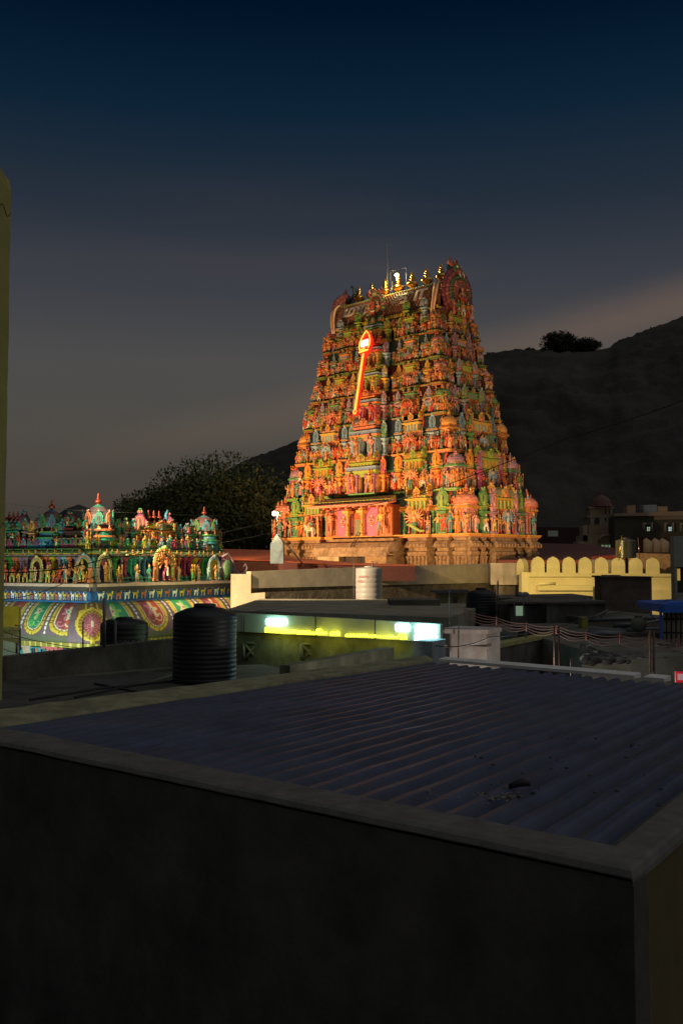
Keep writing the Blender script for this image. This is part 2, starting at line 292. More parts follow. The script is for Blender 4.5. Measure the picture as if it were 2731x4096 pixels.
def barrel(w, h, d, col, col2, col3, nk=3):
    """barrel-roofed pavilion: body, cornice, barrel vault and gable fans"""
    gs = [moldbox(-w*.42, w*.42, -d*.5, d*.3, [(0, 0), (0, .34*h), (.05*h, .36*h), (.12*h, .40*h), (.12*h, .44*h), (.02*h, .46*h), (.02*h, .54*h), (.05*h, .56*h)], seg=[col3, col2, col2, col2, col2, col3, col2])]
    for s in np.linspace(-.38, .38, 2+nk): gs.append(box(s*w-.022*w, s*w+.022*w, -d*.5-.05*h, -d*.5, 0, .34*h, col2)); gs.append(box(s*w-.022*w, s*w+.022*w, -d*.5-.05*h, -d*.5, .46*h, .54*h, col2))
    m = 9; rings = []
    for x in np.linspace(-.46*w, .46*w, 9):
        rings.append([(x, -.1*d+(-.55*d)*math.cos(t)*(1 if math.sin(t) > .01 else 1.05), .56*h+.30*h*math.sin(t)) for t in np.linspace(0, math.pi, m)])
    gs.append(loft(rings, col, True, closed=False)); gs.append(loft([r for r in ([rings[0], rings[-1]])], col3, False))
    gs.append(box(-.46*w, .46*w, -.14*d, -.06*d, .85*h, .88*h, col2))
    for x in np.linspace(-.38*w, .38*w, nk): gs.append(lathe([(.03*h, .87*h), (.05*h, .91*h), (.02*h, .94*h), (.03*h, .96*h), (.003*h, 1.02*h)], 7, col2).tf(M4(x, -.1*d, 0)))
    for s in (-1, 1): gs.append(horseshoe(1.1*d, .5*h, col2, col).tf(M4(s*.46*w, -.1*d, .52*h, rz=s*math.pi/2)))
    gs.append(horseshoe(.34*w, .42*h, col2, col).tf(M4(0, -.55*d, .48*h))); return join(gs)
FIG = [figure(100+i, halo=(i % 7 == 0)) for i in range(26)]
SEAT = [figure(300+i, seated=True) for i in range(12)]
MULTI = [figure(500+i, multi=6+i % 3) for i in range(4)]
# ================================================ THE GATE TOWER (local x along the facade, -y outwards)
tower = empty('gate_tower', tuple(TC), -math.pi/4, label='tall pyramidal temple gate tower covered in painted statues, floodlit orange', cat='temple tower')
ZT = [3.7, 9.3, 14.2, 19.0, 22.9, 26.4, 29.9, 32.9]
AT = [17.7, 15.5, 14.1, 12.9, 12.0, 11.2, 10.5, 9.9]
BT = [7.6, 6.9, 6.4, 6.0, 5.5, 5.0, 4.6, 3.9]
TIER = [dict(k='salmon', k2='pink', p='green', p2='lime', s='salmon', l='orange', w='teal', c='yellow', m='mauve'),
        dict(k='mauve', k2='mauve', p='orange', p2='yellow', s='lime', l='green', w='teal', c='lime', m='magenta'),
        dict(k='gold', k2='orange', p='sky', p2='blue', s='salmon', l='orange', w='blue', c='yellow', m='green'),
        dict(k='green', k2='lime', p='mauve', p2='sky', s='orange', l='green', w='maroon', c='green', m='grey'),
        dict(k='pink', k2='salmon', p='yellow', p2='gold', s='salmon', l='yellow', w='maroon', c='lime', m='sky'),
        dict(k='salmon', k2='mauve', p='sky', p2='grey', s='green', l='lime', w='teal', c='orange', m='mauve'),
        dict(k='orange', k2='pink', p='lime', p2='green', s='red', l='lime', w='maroon', c='lime', m='yellow')]
LED = [(.62, .33, .06), (.12, .36, .12), (.52, .27, .06), (.22, .36, .12), (.40, .30, .08), (.26, .34, .08), (.24, .32, .08)]
def sides(i):
    """(frame, half length, bay centres, bay kinds) for the four faces; the back is plain"""
    a, b = AT[i], BT[i]
    f = frame((0, -b, 0), (1, 0, 0), (0, 1, 0)); e = frame((a, 0, 0), (0, 1, 0), (-1, 0, 0)); l = frame((-a, 0, 0), (0, -1, 0), (1, 0, 0))
    return [(f, a, 'front'), (e, b, 'end'), (l, b, 'left')]
stuff = []; nfig = 0
dark = (.035, .04, .035)
def bays_front(a, i):
    r = a/17.7
    B = [(a-2.7*r, a, 0, 'K'), (a-5.8*r, a-2.95*r, -.35, 'P'), (a-10.2*r, a-6.15*r, -.05, 'S')]
    if i: B.append((a-12.6*r, a-10.5*r, -.35, 'P'))
    return B+[(-q, -p, d, k) for p, q, d, k in B]
def bays_end(b):
    r = b/7.6; B = [(b-2.6*r, b, 0, 'K'), (b-4.7*r, b-2.9*r, -.35, 'P'), (-2.5*r, 2.5*r, -.05, 'S')]
    return B+[(-B[0][1], -B[0][0], 0, 'K'), (-B[1][1], -B[1][0], -.35, 'P')]
# ---- stone base
st = []
SPROF = [(.25, -10), (.25, -3.0), (.55, -2.8), (.6, -2.2), (.1, -2.0), (.1, -1.2), (.35, -1.0), (.35, -.7), (0, -.5), (0, .95), (.12, 1.0), (.3, 1.25), (.3, 1.5), (.06, 1.6), (.06, 2.0), (.55, 2.02), (.66, 2.12), (.60, 2.45), (.36, 2.78), (.1, 2.9), (.1, 3.1), (.22, 3.14), (.22, 3.3)]
a, b = AT[0], BT[0]
scol = (.33, .225, .12)
for (x0, x1, d, k) in bays_front(a, 0)+[(-6.6, 6.6, .5, 'C')]:
    st.append(moldbox(x0+.55, x1-.55, -b-d+.3, -b+2.5, SPROF, col=scol, kx=.25))
    for x in np.arange(x0+.55, x1-.45, .62):
        st.append(moldbox(x-.09, x+.09, -b-d+.08, -b-d+.3, [(.05, -.5), (.05, -.35), (0, -.3), (0, .35), (.07, .45), (.02, .55), (.1, .75), (.12, .95)], col=scol))
        st.append(ball(x+.3, -b-d-.38, 2.3, .16, .1, .26, scol, 6, 4))
for sgn in (1, -1):
    for (x0, x1, d, k) in bays_end(b):
        f = frame((sgn*a, 0, 0), (0, sgn, 0), (-sgn, 0, 0))
        st.append(moldbox(x0+.55, x1-.55, -d+.3, 2.5, SPROF, col=scol, kx=.25).tf(f))
        for x in np.arange(x0+.55, x1-.45, .62):
            st.append(moldbox(x-.09, x+.09, -d+.08, -d+.3, [(.05, -.5), (0, -.3), (0, .35), (.07, .45), (.02, .55), (.12, .95)], col=scol).tf(f)); st.append(ball(x+.3, -d-.38, 2.3, .16, .1, .26, scol, 6, 4).tf(f))
st.append(box(-a+2.3, a-2.3, -b+2.2, b-2.2, -10, 3.3, scol))
build('stone_base', join(st), STONE, tower)
# stone eave over the entrance with a curved underside
ev = [[(x, -b-.5-o, z) for x in (-8, -7.9, 7.9, 8)] for o, z in ((0, 2.9), (1.0, 2.7), (1.9, 2.1), (2.5, 1.2), (2.55, .95), (2.3, 1.0), (1.2, 1.1), (0, 1.1))]
ev = loft([[(x, -b-.3-o, z) for o, z in ((0, 2.95), (1.0, 2.75), (1.8, 2.1), (2.2, 1.25), (2.3, .95), (2.05, .98), (1.5, 1.5), (0, 1.6))] for x in (-6.8, -6.7, 0, 6.7, 6.8)], (.36, .27, .17), False)
build('stone_eave', join([ev]+[ball(x, -b-1.9, 1.9, .16, .2, .3, (.3, .2, .12), 6, 4) for x in (-6.3, 6.3)]), STONE, tower)
build('stone_porch', join([box(-6.2, -2.2, -b-1.9, -b, -10, .95, (.5, .42, .28)), box(2.6, 6.2, -b-1.9, -b, -10, .95, (.38, .27, .15)), box(-2.2, 2.6, -b-.9, -b, -10, .9, (.04, .03, .03))]), STONE, tower)
# ---- body, ledges
body = []
for i in range(7):
    a, b, z0, z1 = AT[i], BT[i], ZT[i], ZT[i+1]; h = z1-z0
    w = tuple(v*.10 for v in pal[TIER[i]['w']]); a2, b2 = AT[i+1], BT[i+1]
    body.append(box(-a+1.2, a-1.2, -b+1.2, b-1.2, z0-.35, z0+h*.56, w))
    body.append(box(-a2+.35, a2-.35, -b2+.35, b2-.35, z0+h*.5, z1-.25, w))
    # pilasters on the dark wall
    t = TIER[i]
    for (f, L, kind) in sides(i):
        for x in np.arange(-L+1.6, L-1.4, .95):
            c = pal[t['m']] if int(x*7) % 2 else pal[t['p']]
            body.append(moldbox(x-.10, x+.10, .98, 1.25, [(.05, z0), (.05, z0+.12*h), (0, z0+.14*h), (0, z0+.4*h), (.08, z0+.44*h), (.03, z0+.46*h), (.14, z0+.50*h), (.14, z0+.53*h)], col=c).tf(f))
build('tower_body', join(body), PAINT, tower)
for i in range(7):
    a, b, z0, z1 = AT[i], BT[i], ZT[i], ZT[i+1]; h = z1-z0; t = TIER[i]; L1 = []; L2 = []; c = LED[i]; c2 = pal[t['s']]
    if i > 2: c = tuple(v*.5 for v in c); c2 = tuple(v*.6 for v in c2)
    lp = [(-.1, z0-.4), (.0, z0-.34), (.0, z0-.24), (.08, z0-.2), (.12, z0-.08), (.12, z0)]
    sg = [c2, c, c2, c, c]
    mp_ = [(0, z0+h*.52), (.03, z0+h*.54), (.16, z0+h*.545), (.22, z0+h*.56), (.12, z0+h*.60), (.0, z0+h*.61), (0, z0+h*.63), (.06, z0+h*.64)]
    for (f, L, kind) in sides(i):
        bs = bays_front(a, i) if kind == 'front' else bays_end(b)
        if kind == 'front' and i: bs = bs+[(-2.4, 2.4, .55, 'C')]
        for (x0, x1, d, k) in bs:
            L1.append(moldbox(x0+.12, x1-.12, -d, 1.4, lp, seg=sg).tf(f))
            if k == 'C': continue
            cc = pal[t['s']] if k == 'S' else pal[t['p']] if k == 'P' else pal[t['k2']]
            L2.append(moldbox(x0+.35, x1-.35, -d+.45, 1.5, mp_, seg=[cc, c, c, c, cc, cc, c]).tf(f))
            for x in np.arange(x0+.5, x1-.4, .42):   # dentils and little ornaments
                L1.append(box(x-.06, x+.06, -d-.16, -d-.1, z0-.17, z0-.05, pal['yellow']).tf(f))
                L2.append(horseshoe(.34, .30, cc, c, crest=False).tf(M4(x, -d+.30, z0+h*.55)).tf(f))
            for x in np.arange(x0+.4, x1-.3, .6):    # pilasters carrying the upper cornice, colour darkened for the gloom between statues
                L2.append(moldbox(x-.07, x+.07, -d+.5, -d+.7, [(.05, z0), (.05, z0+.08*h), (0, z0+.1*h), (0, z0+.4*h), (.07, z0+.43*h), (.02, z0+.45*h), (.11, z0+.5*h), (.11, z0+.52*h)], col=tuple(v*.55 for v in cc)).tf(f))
        L1.append(moldbox(-L+.5, L-.5, .75, 2.0, lp, seg=sg).tf(f)); L2.append(moldbox(-L+.9, L-.9, 1.0, 1.9, mp_, col=tuple(v*.7 for v in c)).tf(f))
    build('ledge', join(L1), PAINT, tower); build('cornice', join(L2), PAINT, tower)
# ---- shrines and statues
npart = 0
def put_fig(g, M):
    global npart
    stuff.append(g.tf(M))
meshes = {}
def part(name, key, gf, M):
    k = key
    if k not in meshes:
        o = build(name, gf(), PAINT, tower); meshes[k] = o.data
    else: o = link(name, meshes[k], tower)
    o.matrix_basis = Matrix(M.tolist()); return o
nst = 0
for i in range(7):
    a, b, z0, z1 = AT[i], BT[i], ZT[i], ZT[i+1]; h = z1-z0; t = TIER[i]; hs = [2.6, 2.25, 1.8, 1.6, 1.4, 1.35, 1.35][i]
    kk = lambda q: pal[t[q]]
    for (f, L, kind) in sides(i):
        bs = bays_front(a, i) if kind == 'front' else bays_end(b)
        for (x0, x1, d, k) in bs:
            xc, w = (x0+x1)/2, x1-x0
            if kind == 'left' and xc < -b*.2: continue
            if k == 'K':
                if kind != 'end' or xc > 0:
                    sx_ = 1 if xc > 0 else -1
                    if not (kind == 'left'):
                        part('corner_shrine', ('K', i), lambda: kuta(2.6*(1, .72, .64, .60, .55, .52, .48)[i], h*(1.08 if i < 3 else .95), kk('k'), kk('k2')), f @ M4(xc, w*.5, z0))
            elif k == 'P':
                part('arched_panel', ('P', i), lambda: panel(1.55*w/2.85*(1.15, 1.0, .85, .75, .72, .7, .7)[i], h*(1.0 if i < 3 else .92), kk('p'), kk('p2')), f @ M4(xc, -d+.55, z0))
            else:
                part('barrel_shrine', ('S', i, kind == 'front'), lambda: barrel(w*(.84 if i < 3 else .6), h*(.54 if i < 3 else .42), 1.2, kk('s'), kk('c'), kk('p')), f @ M4(xc, -d+.8, z0+h*.56))
        # mauve side panels on the ends
        if kind != 'left':
            for s in (-1, 1):
                if kind == 'end': part('arched_panel', ('M', i), lambda: panel(1.0*(b/7.6)+.2, h*.98, kk('m'), kk('k2')), f @ M4(s*b*.30, .35, z0))
        # standing statues
        xs = []; x = -L+.25; step = hs*[.48, .42, .36, .31, .30, .30, .30][i]
        while x < L-.2: xs.append(x); x += step*(.8+.45*rng.random())
        for x in xs:
            if kind == 'front' and abs(x) < [6.2, 3.0, 2.6, 2.2, 1.2, .5, .5][i]: continue
            if kind == 'left' and x < -L*.1: continue
            d = next((q[2] for q in bs if q[0] <= x <= q[1]), -.75); s = hs*((.86+.26*rng.random()) if i < 3 else (.74+.5*rng.random()))
            if d == -.75 and rng.random() < .4: continue
            M = f @ M4(x, -d+.12+.25*rng.random(), z0+.0, s=s, rz=rng.normal()*.25)
            if i < 3 and nst < 96 and (kind != 'left') and rng.random() < (1, .95, .25)[i]:
                v = int(rng.integers(len(FIG))); part('statue', ('F', v), lambda: FIG[v], M); nst += 1
            else: stuff.append(FIG[int(rng.integers(len(FIG)))].tf(M))
            if i and rng.random() < .85: stuff.append(FIG[int(rng.integers(len(FIG)))].tf(f @ M4(x+step*.5, -d+.30+.1*rng.random(), z0+h*(.05+.06*rng.random()), s=s*.72, rz=rng.normal()*.3)))
            if i and rng.random() < .7: stuff.append(FIG[int(rng.integers(len(FIG)))].tf(f @ M4(x+step*.3, -d+.5, z0+h*.44, s=s*.62, rz=rng.normal()*.3)))
            if i > 2 and rng.random() < .8: stuff.append(FIG[int(rng.integers(len(FIG)))].tf(f @ M4(x+.12, -d+.42, z0+h*.33, s=s*.8)))
            if rng.random() < .75:    # a second rank standing behind
                stuff.append(FIG[int(rng.integers(len(FIG)))].tf(f @ M4(x+.3, -d+.62, z0+h*.10, s=s*.88)))
        # seated and standing figures on the upper cornice
        x = -L+.7; 
        while x < L-.5:
            d = next((q[2] for q in bs if q[0] <= x <= q[1]), -.75)
            if not (kind == 'front' and abs(x) < [6.2, 3.0, 2.6, 2.0, 1.2, .6, .6][i]) and not (kind == 'left' and x < -L*.1):
                g = SEAT[int(rng.integers(len(SEAT)))] if rng.random() < .45 else FIG[int(rng.integers(len(FIG)))]
                stuff.append(g.tf(f @ M4(x, -d+.62+.15*rng.random(), z0+h*.635, s=hs*(.60+.15*rng.random()), rz=rng.normal()*.3)))
                if i >= 2: stuff.append(FIG[int(rng.integers(len(FIG)))].tf(f @ M4(x+.25, .92+.1*rng.random(), z0+h*.56, s=hs*.78)))
            x += hs*(.21+.11*rng.random())
        # many-armed deities
        if kind == 'front' and i < 4:
            for s in (-1, 1):
                if i == 0 and s < 0: continue
                v = int(rng.integers(4)); x = s*(a-8.2*a/17.7)
                part('many_armed_statue', ('Mu', v), lambda: MULTI[v], f @ M4(x, -.35, z0+.05, s=hs*1.12))
        if kind == 'end' and i < 3:
            part('many_armed_statue', ('Mu', 1), lambda: MULTI[1], f @ M4(0, -.3, z0+.05, s=hs*1.0))
stuff_o = build('statue', join(stuff), PAINT, tower, kind='stuff')
# ---- central bays with doorways
def col_(v): return pal[v]
b = BT[0]; z0 = ZT[0]; yy = -b-1.0
cb = [box(-6.0, 6.0, -b-.3, -b+1, z0, z0+3.9, (.22, .05, .02)), box(-1.0, 1.0, -b-.34, -b-.2, z0, z0+3.2, (.42, .10, .03))]
for s in (-1, 1):
    cb.append(box(s*1.5 if s > 0 else -3.7, 3.7 if s > 0 else -1.5, yy+.35, yy+.75, z0-.1, z0+3.6, (.50, .13, .27)))
    cb.append(box(s*3.8 if s > 0 else -6.0, 6.0 if s > 0 else -3.8, yy+.42, yy+.8, z0-.1, z0+3.6, (.42, .14, .05)))
build('porch_wall', join(cb), PAINT, tower)
for s in (-1, 1):
    part('pillar', ('pil',), lambda: join([moldbox(-.13, .13, -.13, .13, [(.12, 0), (.12, .25), (0, .35), (.06, .5), (.0, .9), (.08, 1.0), (0, 1.1), (-.03, 2.2), (.08, 2.35), (0, 2.5), (.14, 2.75), (.14, 2.85), (.4, 3.0), (.45, 3.3), (.2, 3.35), (.2, 3.6)], col=(.62, .34, .07)),
        ball(0, -.2, .6, .12, .1, .2, pal['gold']), ball(0, -.2, 1.35, .12, .1, .2, pal['gold'])]), M4(s*1.3, yy-.1, z0-.05))
    part('guardian_statue', ('gd', s), lambda: FIG[3 if s < 0 else 11], M4(s*4.6, yy-.1, z0, s=3.5))
    ro = []
    for k in range(16):
        t = k*2*math.pi/16; ro.append(ball(.42*math.cos(t), 0, .62*math.sin(t), .10, .07, .10, pal[['white', 'green', 'red', 'yellow'][k % 4]], 6, 4)); ro.append(ball(.25*math.cos(t), -.02, .38*math.sin(t), .07, .07, .07, pal[['red', 'white'][k % 2]], 6, 4))
    ro.append(ball(0, -.02, 0, .12, .08, .12, pal['red']))
    part('rosette', ('ro',), lambda: join(ro), M4(s*2.55, yy+.3, z0+1.9))
part('door', ('door',), lambda: join([box(-.62, .62, -.08, 0, 0, 2.1, (.22, .27, .16))]+[box(x-.015, x+.015, -.10, -.08, 0, 2.1, (.10, .13, .08)) for x in (-.4, -.2, 0, .2, .4)]+[box(-.75, -.62, -.14, 0, 0, 2.25, (.4, .12, .03)), box(.62, .75, -.14, 0, 0, 2.25, (.4, .12, .03)), box(-.75, .75, -.14, 0, 2.1, 2.25, (.4, .12, .03))]), M4(0, -b-.35, z0))
# porch eave: salmon sloping fascia under striped tiles
ea = []; e0 = -b+.2; stripes = [pal['green'], (.5, .45, .12), (.42, .16, .14), pal['lime']]
ea.append(loft([[(-6.0, e0, z0+4.9), (6.0, e0, z0+4.9), (6.0, e0+.1, z0+4.2), (-6.0, e0+.1, z0+4.2)], [(-7.3, e0-3.0, z0+4.0), (7.3, e0-3.0, z0+4.0), (7.3, e0-3.0, z0+3.75), (-7.3, e0-3.0, z0+3.75)]], (.8, .3, .2)))
n = 44
for k in range(n):
    u0, u1 = -1+2*k/n, -1+2*(k+1)/n
    ea.append(loft([[(6.05*u0, e0-.02, z0+5.1), (6.05*u1, e0-.02, z0+5.1), (6.05*u1, e0, z0+4.92), (6.05*u0, e0, z0+4.92)], [(6.9*u0, e0-2.1, z0+4.50), (6.9*u1, e0-2.1, z0+4.50), (6.9*u1, e0-2.1, z0+4.30), (6.9*u0, e0-2.1, z0+4.30)]], stripes[k % 4]))
for x in np.arange(-7.1, 7.2, .36): ea.append(ball(x, e0-3.02, z0+3.78, .14, .05, .12, (.9, .4, .25), 6, 4))
for x in np.arange(-5.6, 5.7, 1.4): ea.append(box(x-.2, x+.2, e0-1.6, e0, z0+3.55, z0+3.9, (.45, .13, .04)))
build('porch_eave', join(ea), PAINT, tower)
for i in range(1, 7):
    a, b, z0, z1 = AT[i], BT[i], ZT[i], ZT[i+1]; h = z1-z0; t = TIER[i]; y = -b-.3; w = [0, 2.5, 2.2, 1.8, 1.5, 1.3, 1.1][i]; g = []
    cA, cB, cC = [((.80, .45, .14), (.35, .16, .30), pal['lime']), ((.30, .45, .50), (.25, .35, .45), pal['salmon']), ((.5, .16, .12), (.5, .12, .2), pal['orange']), ((.5, .16, .12), (.3, .4, .1), pal['lime']), ((.3, .4, .1), (.5, .3, .1), pal['red']), ((.3, .1, .1), (.4, .3, .1), pal['green'])][i-1]
    dw = w*.22
    g.append(box(-w, -dw, y, -b+1.3, z0, z0+h*.52, cA)); g.append(box(dw, w, y, -b+1.3, z0, z0+h*.52, cA)); g.append(box(-dw, dw, y+.5, -b+1.3, z0, z0+h*.52, (.012, .016, .012))); g.append(box(-dw, dw, y, -b+1.3, z0+h*.44, z0+h*.52, cC))
    for x in (-w*.9, -w*.34, w*.34, w*.9): g.append(moldbox(x-.13, x+.13, y-.35, y, [(.07, z0), (.07, z0+.06*h), (0, z0+.08*h), (0, z0+.36*h), (.09, z0+.40*h), (.02, z0+.42*h), (.15, z0+.46*h), (.15, z0+.50*h)], col=cB))
    g.append(moldbox(-w-.1, w+.1, y-.35, -b+1, [(0, z0+.50*h), (0, z0+.55*h), (.15, z0+.56*h), (.2, z0+.60*h), (.05, z0+.62*h), (.05, z0+.68*h), (.2, z0+.69*h), (.2, z0+.71*h)], seg=[pal['lime'], cC, cC, (.8, .45, .14), (.20, .3, .5), (.3, .45, .55), pal['sky']]))
    build('doorway_bay', join(g), PAINT, tower)
    for s in (-1, 1): part('arched_panel', ('CP', i), lambda: panel(1.0, h*.96, pal[t['p']], pal[t['m']]), M4(s*(w+.75), -b+.25, z0))
    part('barrel_shrine', ('C', i), lambda: barrel(w*1.9, h*.50, 1.2, pal['salmon'] if i % 2 else pal['orange'], cC, cA, 5), M4(0, -b+.1, z0+h*.60))
    for s in (-1, 1):
        if i < 5:
            v = (3 if s < 0 else 11) if i == 1 else (5+2*i+s) % len(FIG)
            part('guardian_statue', ('gd2', v), lambda: FIG[v], M4(s*w*.62, y-.5, z0, s=h*.60))
# cow with riders on the lowest ledge, lion-drawn mount on the right bay
part('cow_statue', ('cow',), lambda: join([animal(pal['white'], pal['gold']), SEAT[2].tf(M4(-.05, 0, .8, s=.9, rz=.3)), SEAT[5].tf(M4(.25, -.1, .85, s=.7, rz=.3))]), M4(-9.3, -BT[0]-.35, ZT[0], s=1.75, rz=math.pi))
part('peacock_statue', ('pea',), lambda: join([loft([np.stack([circ(8)[:, 0]*r, np.full(8, 0.)+circ(8)[:, 1]*r*.5, np.full(8, 0.)+z+circ(8)[:, 0]*r*.6], 1)+np.array([x, 0, 0]) for x, z, r in ((-.7, .95, .10), (-.4, 1.0, .2), (0, .85, .22), (.5, .55, .2), (1.0, .35, .16), (1.4, .28, .2), (1.65, .25, .03))], (.30, .42, .10), True), SEAT[4].tf(M4(-.1, 0, 1.05, s=.9)), tube([(-.05, 0, .8), (-.05, 0, 0)], .05, 5, pal['dark'])]), M4(9.3, -BT[0]-.55, ZT[0], s=1.25))
# ---- barrel roof with lattice
zr = ZT[7]; R0 = 3.25; HR = 4.05; Lr = 10.0; rings = []
def vault(t): return (-(R0*(abs(math.cos(t))**.85))*(1 if math.cos(t) > 0 else -1), zr+.2+HR*math.sin(t)**.9)
roof = [box(-Lr, Lr, -R0+.2, R0-.2, zr-.4, zr+.4, (.2, .07, .05))]
rn = 14; ts = np.linspace(0.02, math.pi-.02, rn)
roof.append(loft([[(x, *vault(t)) for t in ts] for x in (-Lr, Lr)], (.24, .085, .055), True, closed=False))
build('roof', join(roof), PAINT, tower)
lat = []
for k in range(-14, 52):
    for s in (-1, 1):
        pts = []
        for t in np.linspace(.12, 1.18, 9):
            x = s*(-Lr+(k*.48)+(t)*2.9)
            if abs(x) <= Lr-.1: y, z = vault(t); pts.append((x, y-.03, z+.02))
        if len(pts) > 2: lat.append(tube(pts, .045, 4, (.42, .20, .12), False))
for x in np.arange(-Lr+.3, Lr, .44):
    lat.append(ball(x, *[v+o for v, o in zip(vault(1.22), (-.1, 0))], .17, .12, .12, (.85, .62, .15), 6, 4)); lat.append(ball(x+.2, *[v+o for v, o in zip(vault(1.36), (-.1, .1))], .14, .12, .14, (.35, .5, .18), 6, 4))
    lat.append(box(x-.12, x+.12, -R0-.22, -R0-.1, zr+.25, zr+.5, pal['yellow'])); lat.append(box(x-.12, x+.12, -R0-.3, -R0-.12, zr-.3, zr-.1, (.06, .08, .14)))
lat.append(box(-Lr, Lr, -R0-.2, -R0+.2, zr+.05, zr+.25, (.7, .5, .08)))
lat.append(moldbox(-Lr, Lr, -.42, .42, [(.2, zr+HR-.12), (.3, zr+HR+.05), (0, zr+HR+.12), (.05, zr+HR+.3), (-.1, zr+HR+.42)], col=(.78, .55, .12)))
build('roof_lattice', join(lat), PAINT, tower)
for x in (-7.6, -5.1, -2.5, 0, 2.5, 5.1, 7.6):
    if ('fin',) not in meshes: o = build('finial', finial(2.75), GOLD, tower); meshes[('fin',)] = o.data
    else: o = link('finial', meshes[('fin',)], tower)
    o.location = (x, 0, zr+HR+.38)
# end gables: feathered fans with a horned face on top
def gable():
    gs = []; n = 26
    for ring, (rx, rz, rad, th, c) in enumerate([(2.75, 3.0, .46, .55, (.22, .05, .06)), (2.3, 2.55, .40, .75, (.34, .10, .08)), (1.85, 2.05, .34, .95, (.12, .2, .09)), (1.35, 1.55, .28, 1.1, (.34, .12, .06))]):
        for k in range(n-ring*2):
            t = -.75+(math.pi+1.5)*k/(n-ring*2-1); gs.append(ball(rx*math.cos(t), -th*.5, 2.9+rz*math.sin(t), rad, th*.6, rad, c if k % 2 or ring > 1 else tuple(v*1.4 for v in c), 8, 5))
        o = [(rx*math.cos(t), 2.9+rz*math.sin(t)) for t in np.linspace(0, 2*math.pi, 30, endpoint=False)]; gs.append(plate(o, th*.9, c))
    o = [(1.0*math.cos(t), 2.7+1.2*math.sin(t)) for t in np.linspace(0, 2*math.pi, 20, endpoint=False)]; gs.append(plate([(a*.6, 2.7+(b-2.7)*.6) for a, b in o], 1.05, (.02, .02, .02)))
    for x in (-1.9, -1.0, 0, 1.0, 1.9): gs.append(FIG[int(7+x*2) % 26].tf(M4(x, -1.35, -.3, s=2.0)))
    gs.append(SEAT[3].tf(M4(0, -1.2, 1.7, s=3.0))); gs.append(SEAT[6].tf(M4(-1.2, -1.1, 3.4, s=1.4))); gs.append(SEAT[7].tf(M4(1.2, -1.1, 3.4, s=1.4)))
    return join(gs)
def crest():
    g = [ball(0, -.3, 6.5, .75, .8, .65, (.10, .22, .10), 10, 7), ball(0, -.9, 6.2, .5, .5, .35, (.30, .08, .05), 8, 5), ball(0, -.1, 7.1, .6, .45, .5, (.45, .12, .05), 8, 5)]
    for s in (-1, 1):
        g += [tube([(s*.4, -.2, 6.9), (s*.9, .0, 7.3), (s*.75, .1, 7.9), (s*.35, 0, 8.0)], [.3, .28, .18, .04], 7, (.50, .14, .06)), ball(s*.35, -.95, 6.75, .17, .14, .17, (.85, .8, .6), 7, 4), ball(s*.35, -1.06, 6.75, .07, .05, .07, (.02, .02, .02), 6, 3), ball(s*.95, .15, 6.6, .42, .15, .6, (.08, .2, .28), 8, 5), tube([(s*.25, -1.2, 6.0), (s*.45, -1.4, 5.6), (s*.35, -1.5, 5.2)], [.12, .09, .02], 5, (.85, .8, .6))]
    return join(g)
f = frame((Lr, 0, zr-.4), (0, 1, 0), (-1, 0, 0)); fl = frame((-Lr, 0, zr-.4), (0, -1, 0), (1, 0, 0))
part('end_gable', ('gab',), gable, f @ M4(.3, .35, .1)); part('gable_crest', ('cre',), crest, f @ M4(0, .35, -.4))
part('end_gable', ('gab',), gable, fl @ M4(0, .25, .3)); part('gable_crest', ('cre2',), lambda: join([ball(0, -.2, 6.1, .6, .7, .55, (.05, .05, .07)), tube([(0, 1.0, 6.0), (0, 1.3, 6.9), (0, 1.0, 7.7), (0, .55, 8.1), (0, .3, 7.8)], [.42, .38, .25, .12, .03], 8, (.06, .10, .16)), tube([(0, -.3, 6.2), (0, -.7, 7.0), (0, -.6, 8.0)], [.45, .35, .03], 8, (.25, .06, .04))]), fl @ M4(0, .35, -.4))
# curved pale crescents framing the gables on the street side
for s in (-1, 1):
    pts = [(s*(Lr-.9+.35*math.sin(math.pi*k/12)), -R0-.35+1.3*(k/12)**2.2, zr-.3+(HR+.2)*math.sin(.5*math.pi*k/12)**.9) for k in range(13)]
    rr_ = [.05+.26*math.sin(math.pi*min(1, (k+1)/13))**.7 for k in range(13)]
    cr_ = [tube(pts, rr_, 7, (.46, .2, .2)), tube([(p[0]-.25, p[1]-.1, p[2]) for p in pts], [r*.45 for r in rr_], 5, (.82, .70, .35)), tube([(p[0]+.25, p[1]-.1, p[2]) for p in pts], [r*.45 for r in rr_], 5, (.82, .70, .35))]
    build('gable_crescent', join(cr_), PAINT, tower)
# central dormer gable
dm = [horseshoe(3.2, 3.7, (.28, .30, .12), (.45, .12, .07), crest=True)]
for k in range(14):
    t = -.5+(math.pi+1)*k/13; dm.append(ball(1.55*math.cos(t), -.3, 1.7+1.75*math.sin(t), .3, .3, .3, [(.40, .12, .16), (.15, .32, .12)][k % 2], 7, 4))
for s in (-1, 1): dm += [SEAT[1].tf(M4(s*.85, -.7, 1.5, s=1.3)), tube([(s*.9, -.3, 3.4), (s*1.3, -.3, 3.9), (s*1.0, -.3, 4.3)], [.25, .2, .03], 6, (.38, .10, .10))]
dm += [SEAT[5].tf(M4(0, -.8, .9, s=1.6)), moldbox(-1.3, 1.3, -.7, 1.4, [(0, -1.0), (.15, -.8), (.15, -.5), (0, -.4), (0, 0), (.2, .1)], col=(.28, .34, .28)), box(-1, 1, 0, 2.6, .2, 2.6, (.2, .07, .05))]
part('dormer_gable', ('dor',), lambda: join(dm), M4(-.8, -R0-.3, zr+.35))
